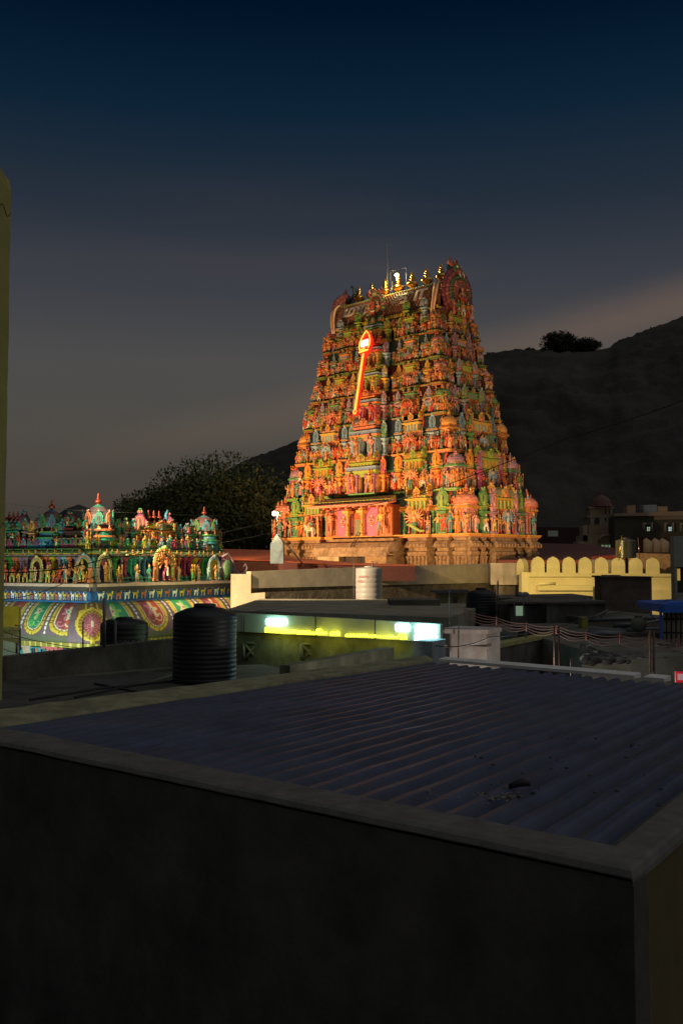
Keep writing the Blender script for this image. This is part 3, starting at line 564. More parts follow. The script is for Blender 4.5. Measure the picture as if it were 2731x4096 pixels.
for x, q, q2, hh in ((-4.0, 'lime', 'green', 2.7), (-7.4, 'grey', 'sky', 2.2), (4.9, 'lime', 'green', 2.7), (7.9, 'sky', 'grey', 2.5)):
    part('arched_panel', ('rp', q), lambda: panel(1.25, hh, tuple(v*.8 for v in pal[q]), pal[q2]), M4(x, -R0-.55, zr-.9))
# ---- painted letters on the roof
def textmesh(s, size, ext, boldoff=0):
    c = bpy.data.curves.new('t', 'FONT'); c.body = s; c.size = size; c.extrude = ext; c.offset = boldoff; c.align_x = 'CENTER'; c.resolution_u = 3
    o = bpy.data.objects.new('t', c); C.collection.objects.link(o); bpy.context.view_layer.update()
    m = bpy.data.meshes.new_from_object(o.evaluated_get(bpy.context.evaluated_depsgraph_get())); bpy.data.objects.remove(o); m.calc_loop_triangles()
    V = np.array([v.co for v in m.vertices]); T = np.array([t.vertices for t in m.loop_triangles]); bpy.data.meshes.remove(m)
    g = G(V, T, (.5,)*3, False); return g.tf(M4(rx=math.pi/2))     # stands in x,z and faces -y
whitep = (.78, .70, .58)
def onroof(g, x):
    g = g.tf(M4(x, 0, 0)); V = g.V.copy(); tt = .36+g.V[:, 2]/4.2
    for k in range(len(V)):
        y, z = vault(float(tt[k])); V[k, 1] = y-.36+g.V[k, 1]; V[k, 2] = z+.05
    return G(V, g.T, whitep, False)
lt = [onroof(textmesh('மு', 2.9, .07, .07), -5.7), onroof(textmesh('ரு', 2.9, .07, .07), -2.7), onroof(textmesh('க', 3.3, .07, .08), 3.1), onroof(textmesh('ா', 3.3, .07, .08), 6.5)]
for g in lt: build('roof_letter', g, PAINT, tower)
# lamp post and frame on the ridge, lightning rod
zt = zr+HR+.4
lm = link('ridge_lamp', None, None, label='glaring ridge lamp in a thin metal frame at the middle finial of the gate tower', cat='lamp'); lm.location = TW(0, 0, zt); lm.rotation_euler = (0, 0, -math.pi/4)
build('frame', join([tube([(-1.5, 0, 0), (-1.5, 0, 3.4), (1.4, 0, 3.4), (1.4, 0, .2)], .045, 5), tube([(-1.2, 0, 2.0), (-1.2, 0, .1)], .05, 5), tube([(-1.2, 0, .2), (.2, -.2, .9), (1.4, -.2, .8)], .05, 5), tube([(-1.9, 0, 0), (-1.2, 0, 1.1)], .08, 5)]), METAL, lm)
build('bulb', join([ball(0, -.35, 2.55, .34, .3, .30, (1, 1, 1), 10, 6), ball(0, -.35, 2.1, .15, .15, .3, (1, 1, 1))]), emitm('lamp_glass', (1, .84, .42), 2.4), lm)
lamp('ridge_light', TW(.2, -1.2, zt+2.2), None, 1500, (1, .76, .30), size=.25)
rod = build('lightning_rod', tube([(0, 0, -.2), (0, 0, 3.4), (.02, 0, 3.5), (0, 0, 7.6), (0, 0, 7.7)], [.07, .06, .035, .03, .08], 6), METAL, None, label='tall thin lightning rod rising from the ridge left of the lamp', cat='lightning rod'); rod.location = TW(-2.1, 0, zt)
# ---- the neon spear hung on the facade
vel = empty('neon_spear_sign', (0, 0, 0), label='red neon spear shaped sign with yellow tubes leaning on the tower front', cat='neon sign')
y1, y2 = 131.2, 128.0
pt, pb = P(1472, 1322, y1), P(1424, 1662, y2); ax = (pt-pb); Lv = np.linalg.norm(ax); ax /= Lv
ri = np.cross(ax, TY); ri = -ri/np.linalg.norm(ri)*-1; 
if np.dot(ri, TX) < 0: ri = -ri
nn = np.cross(ax, ri); nn /= np.linalg.norm(nn)     # pointing into the tower or out
if np.dot(nn, TY) < 0: nn = -nn
VM = np.eye(4); VM[:3, 0] = ri; VM[:3, 1] = nn; VM[:3, 2] = ax; VM[:3, 3] = pb
k = Lv
REDB = mat('red_glow_board', (.45, .02, .015), .5, emit=(.8, .02, .01), estr=.9)  # board emission stands in for the red glow around the tubes
WIRE = emitm('neon_orange_tube', (1, .33, .045), 2.6); WHN = emitm('white_light_box', (1, .93, .86), 1.6)
leaf = [(0, 1.0), (.030, .965), (.062, .915), (.084, .86), (.088, .81), (.074, .765), (.05, .74), (.058, .722), (.035, .695), (.014, .672), (.012, .06), (.028, .035), (.022, .005), (0, 0)]
leaf = leaf+[(-x, z) for x, z in leaf[-2:0:-1]]
def poly(outl, th):   # concave outline triangulated through a curve
    c = bpy.data.curves.new('p', 'CURVE'); c.dimensions = '2D'; c.fill_mode = 'BOTH'; c.extrude = th/2; s = c.splines.new('POLY'); s.points.add(len(outl)-1); s.use_cyclic_u = True
    for q, (x, z) in zip(s.points, outl): q.co = (x, z, 0, 1)
    o = bpy.data.objects.new('p', c); C.collection.objects.link(o); bpy.context.view_layer.update(); m = bpy.data.meshes.new_from_object(o.evaluated_get(bpy.context.evaluated_depsgraph_get())); bpy.data.objects.remove(o); m.calc_loop_triangles()
    g = G(np.array([v.co for v in m.vertices]), np.array([t.vertices for t in m.loop_triangles]), (.5,)*3, False); bpy.data.meshes.remove(m); return g.tf(M4(rx=math.pi/2))
sc_ = np.diag([k, k, k, 1.0])
build('board', poly([(x*1.08, z) for x, z in leaf], .035).tf(sc_), REDB, vel, VM)
tb = lambda p, r=.0062: tube([(x, -.026, z) for x, z in p], r, 6)
lf = [(-.06, .765), (-.078, .81), (-.076, .86), (-.056, .91), (-.028, .955), (0, .985), (.028, .955), (.056, .91), (.076, .86), (.078, .81), (.06, .765)]
build('tube', join([tb(lf), tb([(-.066, .742), (.066, .742)], .0085), tb([(-.009, .71), (-.009, .06), (-.02, .04), (-.016, .015), (0, .008), (.016, .015), (.02, .04), (.009, .06), (.009, .71)], .0052), tb([(-.05, .755), (-.035, .775), (-.015, .755)], .005), tb([(-.018, .75), (0, .79), (.018, .75)], .006)]).tf(sc_), WIRE, vel, VM)
build('light_box', loft([[(x*k, -.02*k, z*k) for x, z in ((-.045, .80), (.045, .80), (.05, .805), (.05, .868), (.045, .873), (-.045, .873), (-.05, .868), (-.05, .805))], [(x*k, -.032*k, z*k) for x, z in ((-.045, .80), (.045, .80), (.05, .805), (.05, .868), (.045, .873), (-.045, .873), (-.05, .868), (-.05, .805))]]), WHN, vel, VM)
build('dark_bars', join([box(x0*k, x1*k, -.0335*k, -.0325*k, z*k, (z+.0025)*k) for x0, x1, z in ((-.032, .032, .857), (-.032, -.012, .835), (.012, .032, .835), (-.032, .032, .813))]), mat('bar_paint', (.25, .08, .05)), vel, VM)
build('brace', join([tube([(-1.3, .35, .70*k), (1.5, .35, .70*k)], .07, 5), tube([(1.3, .4, .70*k), (.3, .35, .64*k)], .05, 5), tube([(-1.2, .4, .70*k), (-.4, .35, .65*k)], .05, 5), tube([(.2, .35, .02*k), (1.1, .7, -.06*k)], .06, 5)]), METAL, vel, VM)
dsh = build('hanging_disc', join([ball(0, 0, 0, .42, .12, .42, (.3, .3, .28), 14, 8), tube([(0, 0, .4), (0, 0, 1)], .03, 4)]), METAL, None, label='small round grey disc hanging just under the tip of the neon spear', cat='disc'); dsh.location = tuple(P(1426, 1683, 127.5)); dsh.rotation_euler = (0, 0, -.5)
# iron ladder at the porch
lad = []
p0, p1 = np.array(TW(-.3, -BT[0]-2.9, -.2)), np.array(TW(1.0, -BT[0]-1.3, 4.2))
for s in (-.25, .25): lad.append(tube([p0+TX*s, p1+TX*s], .045, 5))
for t in np.linspace(.03, .97, 13): q = p0+(p1-p0)*t; lad.append(tube([q-TX*.25, q+TX*.25], .03, 4))
build('ladder', join(lad), BLACK, None, label='iron ladder leaning on the stone eave up to the tower porch', cat='ladder')
# ================================================ THE TEMPLE HALL on the left
HC = np.array([-15.5, 62.0, 0.0]); DR = np.array([.469, .883, 0]); DR /= np.linalg.norm(DR); DL = np.array([-.88, .475, 0]); DL /= np.linalg.norm(DL)
FR = frame(HC, DR, (-DR[1], DR[0], 0)); FL = frame(HC, -DL, (DL[1]*1, -DL[0]*1, 0))
if FL[1, 1] < 0: FL[:3, 1] *= -1; FL[:3, 2] = (0, 0, 1)
FL[:3, 2] = (0, 0, 1); FR[:3, 2] = (0, 0, 1)
def onface(fr, sx, out_=0):
    r = (sx-1365.5)/F; o = fr[:3, 3]-fr[:3, 1]*out_; d = fr[:3, 0]
    return (r*o[1]-o[0])/(d[0]-r*d[1])
LR = onface(FR, 932); LL = 13.0
hall = empty('temple_hall', tuple(HC+np.array([0, 0, -10])), label='temple hall with painted petal eave, animal frieze and crowded multicoloured rooftop shrines at left', cat='temple hall')
HI = np.eye(4); HI[:3, 3] = -(HC+np.array([0, 0, -10]))
def hb(name, g, m, **k):
    if name in ('domed_shrine', 'barrel_shrine', 'arched_panel', 'deity_arch', 'statue'): g = G(g.V, g.T, np.clip(g.C, 0, 1)**1.35*np.array([.78, 1, .8]), g.S)
    return build(name, g, m, hall, HI, **k)
faces = [(FR, 0, LR, 1), (FL, -LL, 0, -1)]
# walls: inner volume
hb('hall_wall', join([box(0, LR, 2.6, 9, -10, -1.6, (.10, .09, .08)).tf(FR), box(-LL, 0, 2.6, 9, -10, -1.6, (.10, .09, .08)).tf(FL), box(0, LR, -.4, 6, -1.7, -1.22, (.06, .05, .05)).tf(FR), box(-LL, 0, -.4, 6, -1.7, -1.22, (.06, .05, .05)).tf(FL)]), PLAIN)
def strip(fr, t0, t1, prof, cf, dt=.05, mit=True):
    """painted sheet swept along a face; prof = [(out, z)]; cf(t, arc position) -> colour"""
    prof = np.array(prof, float); sgn = 1 if t1 > t0 else -1
    nt_ = int(abs(t1-t0)/dt)+1; ts = np.linspace(t0, t1, nt_)
    V = []
    for (o, z) in prof:
        # mitre: at the corner end the sheet reaches out as far as it projects
        u = np.clip(1-(np.abs(ts)/2.2), 0, 1); V.append(np.stack([ts - sgn*o*1.0*u, np.full(nt_, -o), np.full(nt_, z)], 1))
    V = np.array(V); m, n, _ = V.shape; idx = np.arange(m*n).reshape(m, n)
    a, b, c, d = idx[:-1, :-1], idx[:-1, 1:], idx[1:, 1:], idx[1:, :-1]
    T = np.stack([np.stack([a, d, c], -1), np.stack([a, c, b], -1)], 2).reshape(-1, 3)
    al = np.concatenate([[0], np.cumsum(np.linalg.norm(np.diff(prof, axis=0), axis=1))]); am = (al[:-1]+al[1:])/2; tm = (ts[:-1]+ts[1:])/2
    Cc = np.array([[cf(t, q) for t in tm] for q in am]); Cc = np.repeat(Cc.reshape(-1, 3), 2, axis=0)
    return G(V.reshape(-1, 3), T, Cc, True).tf(fr)
KP = [(.05, -2.37)]
for k in range(1, 47):
    q = k/46; KP.append((.05+1.45*math.sin(q*math.pi*.5)**1.15, -2.37-2.25*(1-math.cos(q*math.pi*.5))**.82))
KP += [(1.5, -4.78), (1.35, -4.8)]
AR = 2.9
purple, yel, yel2, wht = (.17, .12, .17), (.68, .52, .07), (.42, .28, .04), (.80, .78, .70)
def petal(per, ph, first):
    def cf(t, a):
        n = math.floor((t-ph)/per+.5); x = (t-ph)-n*per; u = a; red = (n+first) % 2
        hw = per*.5; 
        if a < .06: return (.03, .05, .12)
        if a > AR*.97: return (.10, .12, .07)  # lower band painted in the grey of the underside's shade
        def U(w, ub):
            return abs(x)-w if u < ub else math.sqrt(x*x+((u-ub)*1.0)**2)-w
        d3 = U(hw*.80, AR-.30-hw*.80)
        if d3 > 0:
            e = hw-abs(x); v = ((u+.1) % .30)-.15
            if (e/.10)**2+(v/.12)**2 < 1 and u < AR*.86: return wht
            return purple if u < AR*.88 else (.12, .13, .10)  # lowest stretch greyed with the same painted underside shade
        d2 = U(hw*.56, AR-.62-hw*.56)
        if d2 > 0:
            ang = u*3.6 if u < AR-.3-hw*.8 else math.atan2(u-(AR-.3-hw*.8), x)*2.6
            if abs((ang % 1)-.5) > .44 or d3 > -.03: return (.20, .12, .03)
            return yel if d2 > .10 else yel2
        if d2 > -.075: return wht if d2 > -.05 else (.35, .25, .25)
        base = ((.50, .10, .04) if x > -.0 else (.30, .07, .08)) if red else ((.05, .34, .12) if x < 0 else (.04, .28, .16))
        hi = (.75, .62, .42) if (x > 0) == bool(red) else ((.55, .22, .30) if red else (.22, .55, .16))
        yb = AR-.70-hw*.5
        for cx_ in (-1, 1):                        # scrolls
            rx, ry = x-cx_*hw*.24, u-(yb+hw*.12); r = math.hypot(rx, ry); th = math.atan2(ry, rx*cx_)
            if r < hw*.30 and abs(r-hw*(.13+.04*th)) < .04: return hi if cx_ > 0 else ((.55, .22, .30) if red else (.22, .55, .16))
        fx, fu = x, u-AR*.34; r = math.hypot(fx, fu*.8); th = math.atan2(fu, fx)
        if r < .09: return (.55, .12, .14) if not red else (.10, .4, .2)
        if r < .13: return wht
        if r < hw*.25*(1+.35*math.cos(5*th)): return hi
        if abs(x) < hw*.10*(1+.5*math.sin(u*14)) and u > AR*.34 and u < yb: return hi
        return base
    return cf
pr = petal(3.45, onface(FR, 473, .9), 0); pl_ = petal(2.12, onface(FL, 161, .9), 0)
def lotus(t, a, cf, sg):
    x, u = t*sg*-1, a-(AR-1.12); r = math.hypot(t+sg*-.0, u*1.0)
    tt = abs(t)
    r = math.hypot(tt+.35, u)
    if r < 1.22:
        th = math.atan2(u, tt+.35); k = .5+.5*math.cos(th*30)
        if r < .16: return (.20, .62, .08)
        if r < .24: return (.03, .15, .04)
        if r < .34: return (.10, .45, .15)
        if r < .42: return wht if r > .36 else (.2, .1, .15)
        if r < .86: return (.50, .16, .22) if k*.9 > (r-.42)/.44*.8 else (.22, .05, .08)
        if r < 1.08: return (.24, .13, .03) if k > .4 else (.45, .30, .05)
        return (.66, .50, .06)
    if tt < .95 and u < -.3:
        v = (a % .26)
        if tt < .12: return (.62, .5, .2) if v < .16 else (.16, .08, .04)
        if abs(math.hypot(tt-.5, a-1.1)-.24) < .06 or abs(tt-.28-.12*math.sin(a*3)) < .05: return (.62, .48, .10)
        return (.22, .11, .04)
    if tt < 1.2: return purple
    return cf(t, a)
hb('painted_eave', join([strip(FR, 0, LR+.6, KP, lambda t, a: lotus(t, a, pr, 1), .055), strip(FL, 0, -LL, KP, lambda t, a: lotus(t, a, pl_, -1), .055)]), mat('eave_paint', None, .55, noise=.2, scale=2, bump=.1), label='curved eave painted with red and green petals in yellow borders')
def trim(t, a): return (.62, .56, .18) if (abs(((t*2.2) % 1)-.5)+abs(a-.12)*3) < .36 else (.30, .26, .06)
TRIM = [(1.3, -4.82), (1.25, -4.85), (1.22, -5.12), (1.1, -5.14)]
hb('eave_trim', join([strip(FR, 0, LR, TRIM, trim, .07), strip(FL, 0, -LL, TRIM, trim, .07)]), PLAIN)
# murals, banners and shop fronts under the eave
rm = random.Random(5); mu = []
def shop(fr, t0, t1):
    t = t0
    while t < t1-.1:
        w = min(rm.choice([.5, .9, 1.4, 2.0]), t1-t); c = rm.choice([(.65, .30, .22), (.04, .30, .38), (.02, .12, .18), (.62, .52, .36), (.5, .12, .16), (.6, .5, .2), (.45, .35, .3), (.3, .32, .3)])
        mu.append(box(t+.02, t+w-.02, -.9, -.8, -7.2, -5.16-rm.random()*.08, c).tf(fr)); 
        for q in range(2):
            c2 = rm.choice([(.04, .30, .38), (.62, .52, .36), (.65, .30, .22), (.02, .12, .18)]); x = t+rm.random()*w*.7; mu.append(tube([(x, -.93, -7), (x+.25, -.93, -6.2), (x+.1*rm.random(), -.93, -5.3)], .16*w, 4, c2, flat=.12).tf(fr))
        t += w
shop(FL, -LL, 0); hb('mural_band', join(mu), PLAIN, label='painted panels and shop fronts under the left stretch of eave'); mu = []
shop(FR, 0, LR); hb('mural_band', join(mu), PLAIN, label='painted panels and shop fronts under the right stretch of eave')
# ledges and the blue frieze
def led(fr, t0, t1, x=0): return [moldbox(t0, t1, -.35, .6, [(0, -1.44), (.06, -1.42), (.06, -1.24), (.0, -1.2)], col=(.62, .42, .34)).tf(fr)]
g = led(FR, .1, LR)+led(FL, -LL, .1)
hb('ledge', join(g), PAINT)
zz = []
for fr, t0, t1 in ((FR, .3, LR), (FL, -LL, 0)):
    st_ = .62 if fr is FR else .62
    for t in np.arange(t0, t1, st_):
        zz.append(loft([[(t, -.36, -1.47), (t+.42*st_/.62, -.36, -1.50), (t+.42*st_/.62, -.34, -1.72), (t, -.34, -1.66)], [(t, -.1, -1.47), (t+.42, -.1, -1.50), (t+.42, -.1, -1.70), (t, -.1, -1.66)]], (.72, .58, .06)).tf(fr))
        zz.append(box(t+.42*st_/.62, t+st_*.98, -.22, -.1, -1.68, -1.46, (.40, .28, .38)).tf(fr))
    zz.append(box(t0, t1, -.08, .3, -2.42, -1.44, (.02, .10, .34)).tf(fr)); zz.append(box(t0, t1, -.2, .3, -2.40, -2.3, (.02, .12, .36)).tf(fr)); zz.append(box(t0, t1, -.2, .3, -1.8, -1.73, (.02, .09, .30)).tf(fr))
hb('blue_frieze', join(zz), PLAIN)
an = {}
ac = [(.85, .85, .78), (.72, .55, .06), (.60, .20, .06)]
for c_ in range(3): an[c_] = animal(ac[c_], ac[c_], lion=True)
def aff(fr, M): return fr @ M
first = {}
for fr, xs, sc, fl in ((FR, np.arange(.7, LR-.2, .83), .54, 1), (FL, np.arange(-LL+.2, -.1, .345), .48, -1)):
    for k, x in enumerate(xs):
        c_ = k % 3; M = fr @ M4(x, -.16, -2.27, sx=sc*(1.0 if fr is FR else .50)*fl, sy=sc*.6, sz=sc)
        if c_ not in first: first[c_] = hb('animal_relief', an[c_], PAINT).data; o = hall.children[-1]; me = first[c_]
        # meshes stay in their own space; the copy is placed by its matrix
        o = link('animal_relief', None, hall) if False else None
        g_ = an[c_].tf(M)
        stuffl = globals().setdefault('RELIEF', []); stuffl.append(g_)
for o in [o for o in list(hall.children) if o.name.startswith('animal_relief')]: bpy.data.objects.remove(o)
for k, g_ in enumerate(RELIEF[:99]): hb('animal_relief', g_, PAINT)
# ---- rooftop sculpture storey
H = []      # masonry
acc = [pal['teal'], pal['mauve'], pal['green'], pal['salmon'], pal['blue'], pal['yellow'], pal['magenta'], pal['sky']]
rh = random.Random(11)
PIL = [(.09, 0), (.10, .06), (.05, .10), (.05, .14), (.0, .18), (0, .95), (.06, 1.0), (.02, 1.05), (.03, 1.12), (.13, 1.24), (.13, 1.30), (.05, 1.31), (.05, 1.38)]
def storey(fr, t0, t1):
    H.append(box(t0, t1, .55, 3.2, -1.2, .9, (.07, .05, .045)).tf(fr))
    x = t0+.15; k = 0
    while x < t1-.1:
        c = rh.choice(acc); w = .075
        H.append(moldbox(x-w, x+w, .18, .5, [(o, -.86+z) for o, z in PIL], col=c).tf(fr))
        H.append(moldbox(x-.16, x+.16, .02, .5, [(.05, -1.2), (.05, -1.12), (0, -1.1), (0, -.95), (.06, -.92), (.06, -.86)], seg=[(.12, .35, .32), (.30, .5, .45), (.08, .22, .2), (.30, .5, .45), (.12, .3, .3)]).tf(fr))
        if rh.random() < .5: H.append(box(x+.1, x+.45, .5, .54, -.86, .4, tuple(v*.6 for v in rh.choice(acc))).tf(fr))
        x += rh.choice([.42, .55, .6, .7]); k += 1
    # cornice with small seated figures
    H.append(moldbox(t0, t1, .12, 3.0, [(0, .50), (.05, .52), (.05, .60), (.22, .62), (.26, .68), (.16, .80), (.02, .86), (.02, .92), (.12, .94), (.12, 1.0)], seg=[(.2, .35, .3), pal['mauve'], (.1, .12, .12), pal['yellow'], (.35, .42, .25), (.4, .45, .3), (.2, .1, .1), pal['lime'], (.12, .2, .16)]).tf(fr))
    x = t0+.3
    while x < t1-.2:
        H.append(SEAT[rh.randrange(12)].tf(M4(x, -.08, .55, s=.62, rz=rh.uniform(-.3, .3))).tf(fr)); x += rh.choice([.5, .62, .9])
    # small shrines of the upper storey
    x = t0+.25
    while x < t1-.3:
        w = rh.choice([.42, .5, .7]); c, c2 = rh.choice(acc), rh.choice(acc)
        if rh.random() < .5: H.append(barrel(w, .62, .35, c, c2, tuple(v*.5 for v in c2), 2).tf(M4(x+w/2, .45, .98)).tf(fr))
        else: H.append(moldbox(x, x+w, .2, .7, [(0, 0.98), (0, 1.25), (.06, 1.27), (.06, 1.33), (0, 1.35)], seg=[c, c2, c2, c]).tf(fr)); H.append(horseshoe(w*.8, .42, c2, c).tf(M4(x+w/2, .2, 1.22)).tf(fr))
        x += w+.06
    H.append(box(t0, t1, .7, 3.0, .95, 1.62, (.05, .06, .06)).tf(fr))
    x = t0+.4
    while x < t1-.4:
        c, c2 = rh.choice(acc), rh.choice(acc); w = rh.choice([.34, .4, .5])
        if rh.random() < .6: H.append(panel(w, rh.choice([.7, .95, 1.25]), c, c2).tf(M4(x, .62, 1.68)).tf(fr))
        else: H.append(SEAT[rh.randrange(12)].tf(M4(x, .5, 1.68, s=.75, rz=rh.uniform(-.3, .3))).tf(fr))
        x += w+.12
    H.append(moldbox(t0, t1, .9, 2.6, [(0, 1.6), (0, 2.0), (.1, 2.03), (.1, 2.1)], col=(.16, .09, .08)).tf(fr))
    H.append(moldbox(t0, t1, .5, 3.0, [(0, 1.52), (.14, 1.56), (.18, 1.64), (.05, 1.70)], col=(.34, .18, .16)).tf(fr))
    x = t0+.3
    while x < t1-.3:
        if rh.random() < .7: H.append(FIG[rh.randrange(26)].tf(M4(x, .25, 1.0, s=.85, rz=rh.uniform(-.4, .4))).tf(fr))
        x += rh.choice([.7, .9, 1.3])
storey(FR, .35, LR-1.1); storey(FL, -LL, -.35)
HJ = join(H); HJ.C = np.clip(HJ.C, 0, 1)**1.5*np.array([.80, 1, .82])
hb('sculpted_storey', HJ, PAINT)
def fin_at(x, y, z, h, fr): hb('finial', finial(h, n=10).tf(M4(x, y, z)).tf(fr), BRONZE)
def dome(fr, x, y, z, w, h, c1, c2, c3, n=8):
    gs = []; p = math.pi/n
    pr = [(.60, 0), (.60, .08), (.66, .09), (.66, .13), (.52, .14), (.52, .26), (.60, .27), (.60, .31), (.42, .33), (.40, .44), (.50, .46), (.53, .50), (.53, .58), (.49, .72), (.39, .84), (.25, .93), (.12, .98), (.10, 1.0)]
    gs.append(lathe([(r*w, q*h) for r, q in pr], 16, c1, smooth=False, seg=[c2, c2, c3, c3, c2, c1, c3, c3, c1, c1, c3, c2, c1, c1, c1, c2, c2]))
    for k in range(n):
        a = k*2*math.pi/n; X, Y_ = math.cos(a), math.sin(a)
        gs.append(horseshoe(.30*w, .40*h, [c3, c2][k % 2], c1).tf(M4(X*.50*w, Y_*.50*w, .42*h, rz=a+math.pi/2)))
        gs.append(SEAT[k].tf(M4(X*.56*w, Y_*.56*w, .30*h, s=.36*h*.6, rz=a+math.pi/2)))
    hb('domed_shrine', join(gs).tf(M4(x, y, z)).tf(fr), PAINT); fin_at(x, y, z+h*.98, h*.36, fr)
def xR(s, o=0): return onface(FR, s, o)
def xL(s, o=0): return onface(FL, s, o)
dome(FR, xR(392, -1), 1.0, 1.5, 1.75, 2.3, (.20, .13, .16), pal['teal'], pal['salmon'])
dome(FR, xR(812, -1), .9, 1.5, 1.75, 2.1, (.30, .14, .16), (.12, .35, .50), pal['green'])
dome(FL, xL(207, -1), 1.0, 1.45, 1.5, 2.1, (.26, .14, .16), pal['blue'], pal['green'])
def salah(fr, x, y, z, w, h, c1, c2, c3, horns=True):
    g = [moldbox(-w*.5, w*.5, -.5, .5, [(.08, 0), (.08, .12), (.0, .14), (0, .3), (.1, .33), (.1, .40), (-.05, .42)], seg=[c3, c3, c2, c3, c2, c2]), barrel(w, h-.3, 1.1, c1, c2, c3, 5).tf(M4(0, 0, .30))]
    for s in (-1, 1):
        g.append(horseshoe(.9, 1.2, (.35, .10, .2), c2).tf(M4(s*w*.5, -.1, .55*h, rz=s*math.pi/2)))
        for t in np.linspace(-.3, math.pi+.3, 11): g.append(ball(s*w*.5, -.1+.48*math.cos(t), .62*h+.30+.42*math.sin(t), .09, .1, .1, (.5, .10, .26), 6, 4))
        if horns: g.append(tube([(s*w*.48, -.1, h*.98), (s*w*.44, -.1, h*1.2), (s*w*.50, -.1, h*1.38), (s*w*.58, -.1, h*1.36)], [.16, .12, .07, .02], 7, (.16, .35, .55) if s > 0 else (.2, .4, .25)))
    for x_ in np.linspace(-w*.33, w*.33, 3): g.append(SEAT[int(x_*9) % 12].tf(M4(x_, -.75, .42, s=.7)))
    hb('barrel_shrine', join(g).tf(M4(x, y, z)).tf(fr), PAINT)
    for x_ in (-w*.20, 0, w*.20): fin_at(x+x_, y-.05, z+h*.95, h*.42, fr)
salah(FR, xR(617, -1), 1.1, 1.35, 2.9, 1.75, (.10, .20, .16), pal['salmon'], pal['yellow'])
salah(FL, xL(52, -1), 1.1, 1.3, 2.0, 1.65, (.30, .28, .12), pal['teal'], pal['mauve'])
for fr, sx, c1, c2, w, h in ((FR, 503, 'mauve', 'green', .75, 1.7), (FR, 748, 'grey', 'mauve', .85, 1.6), (FL, 282, 'maroon', 'teal', 1.0, 2.0), (FL, 128, 'pink', 'yellow', .7, 1.5), (FR, 448, 'grey', 'green', .5, 1.1), (FR, 560, 'salmon', 'green', .55, 1.1), (FR, 700, 'green', 'salmon', .5, 1.1), (FL, 172, 'green', 'teal', .5, 1.3), (FL, 230, 'green', 'teal', .5, 1.3), (FR, 880, 'salmon', 'teal', .55, 1.3), (FR, 345, 'teal', 'maroon', .5, 1.5), (FR, 440, 'mauve', 'blue', .7, 1.9), (FR, 472, 'green', 'teal', .55, 1.6), (FR, 535, 'teal', 'mauve', .6, 1.7), (FR, 690, 'maroon', 'green', .65, 1.8), (FR, 722, 'blue', 'teal', .55, 1.5), (FR, 775, 'green', 'mauve', .55, 1.6), (FL, 100, 'mauve', 'green', .55, 1.7), (FL, 150, 'maroon', 'teal', .55, 1.8), (FL, 250, 'blue', 'mauve', .55, 1.6), (FL, 315, 'green', 'maroon', .5, 1.6)):
    x = (xR if fr is FR else xL)(sx, -.5)
    hb('arched_panel', join([panel(w, h, pal[c1], pal[c2]), FIG[int(sx) % 26].tf(M4(0, -w*.35, h*.55, s=h*.3))]).tf(M4(x, .6, 1.3)).tf(fr), PAINT)
# big arch with the many-armed deity, three smaller arches, standing statues
def arch(fr, sx, w, h, c1, c2, c3, fig, z=-1.15, fs=1.3, nm='deity_arch'):
    x = (xR if fr is FR else xL)(sx, .3); n = 22; gs = [box(-w*.42, w*.42, -.05, .12, 0, h*.62, c3)]
    o = [(w*.42*math.cos(t), h*.6+h*.3*math.sin(t)) for t in np.linspace(0, 2*math.pi, 24, endpoint=False)]; gs.append(plate(o, .08, c3))
    for k, (r, rad, c) in enumerate([(1.0, .075, c1), (.86, .06, c2), (.74, .04, pal['yellow'])]):
        pts = [(w*.5*r, -.15, h*.1)]+[(w*.5*r*math.cos(t), -.18, h*.58+h*.36*r*math.sin(t)) for t in np.linspace(0, math.pi, n)]+[(-w*.5*r, -.15, h*.1)]
        gs.append(tube(pts, rad*w*.6, 6, c))
    for t in np.linspace(0, math.pi, 15): gs.append(ball(w*.56*math.cos(t), -.16, h*.58+h*.41*math.sin(t), w*.07, .06, w*.07, c2, 6, 4))
    gs += [ball(0, -.2, h*1.02, w*.12, .12, h*.07, c2, 8, 5), ball(-w*.55, -.2, h*.5, w*.09, .1, w*.09, c1), ball(w*.55, -.2, h*.5, w*.09, .1, w*.09, c1)]
    for s in (-1, 1): gs.append(moldbox(s*w*.47-.07, s*w*.47+.07, -.25, 0, [(.05, 0), (.05, .15), (0, .2), (0, h*.45), (.06, h*.5)], col=c1))
    hb(nm, join(gs).tf(M4(x, -.05, z)).tf(fr), PAINT)
    hb('statue', fig.tf(M4(x, -.35, z+.05, s=fs)).tf(fr), PAINT)
arch(FR, 664, 2.0, 2.25, pal['salmon'], (.55, .6, .3), (.03, .03, .12), MULTI[0], fs=1.75)
arch(FR, 862, 1.25, 1.7, (.45, .48, .52), (.4, .42, .5), (.6, .35, .06), FIG[8], fs=1.0)
arch(FR, 424, 1.2, 1.75, (.5, .3, .3), (.70, .6, .35), (.02, .02, .10), FIG[0], fs=1.35)
arch(FL, 333, 1.15, 1.75, pal['salmon'], (.35, .4, .5), (.02, .06, .03), FIG[13], fs=1.35)
arch(FL, 146, .9, 1.6, (.5, .35, .2), (.75, .5, .25), (.12, .03, .02), FIG[10], fs=1.0)
for sx in (483, 556, 604, 722, 775, 800, 905): hb('statue', FIG[(sx*7) % 26].tf(M4(xR(sx, .4), -.3, -1.2, s=1.15)).tf(FR), PAINT)
for sx in (73, 100, 190, 215, 238, 262, 300, 345, 48, 20): hb('statue', FIG[(sx*5) % 26].tf(M4(xL(sx, .4), -.3, -1.2, s=[1.15, .75][sx % 2])).tf(FL), PAINT)
for sx in (360, 495, 590, 690, 760, 840): hb('statue', FIG[(sx*3) % 26].tf(M4(xR(sx, 0), .2, .95, s=1.05)).tf(FR), PAINT)
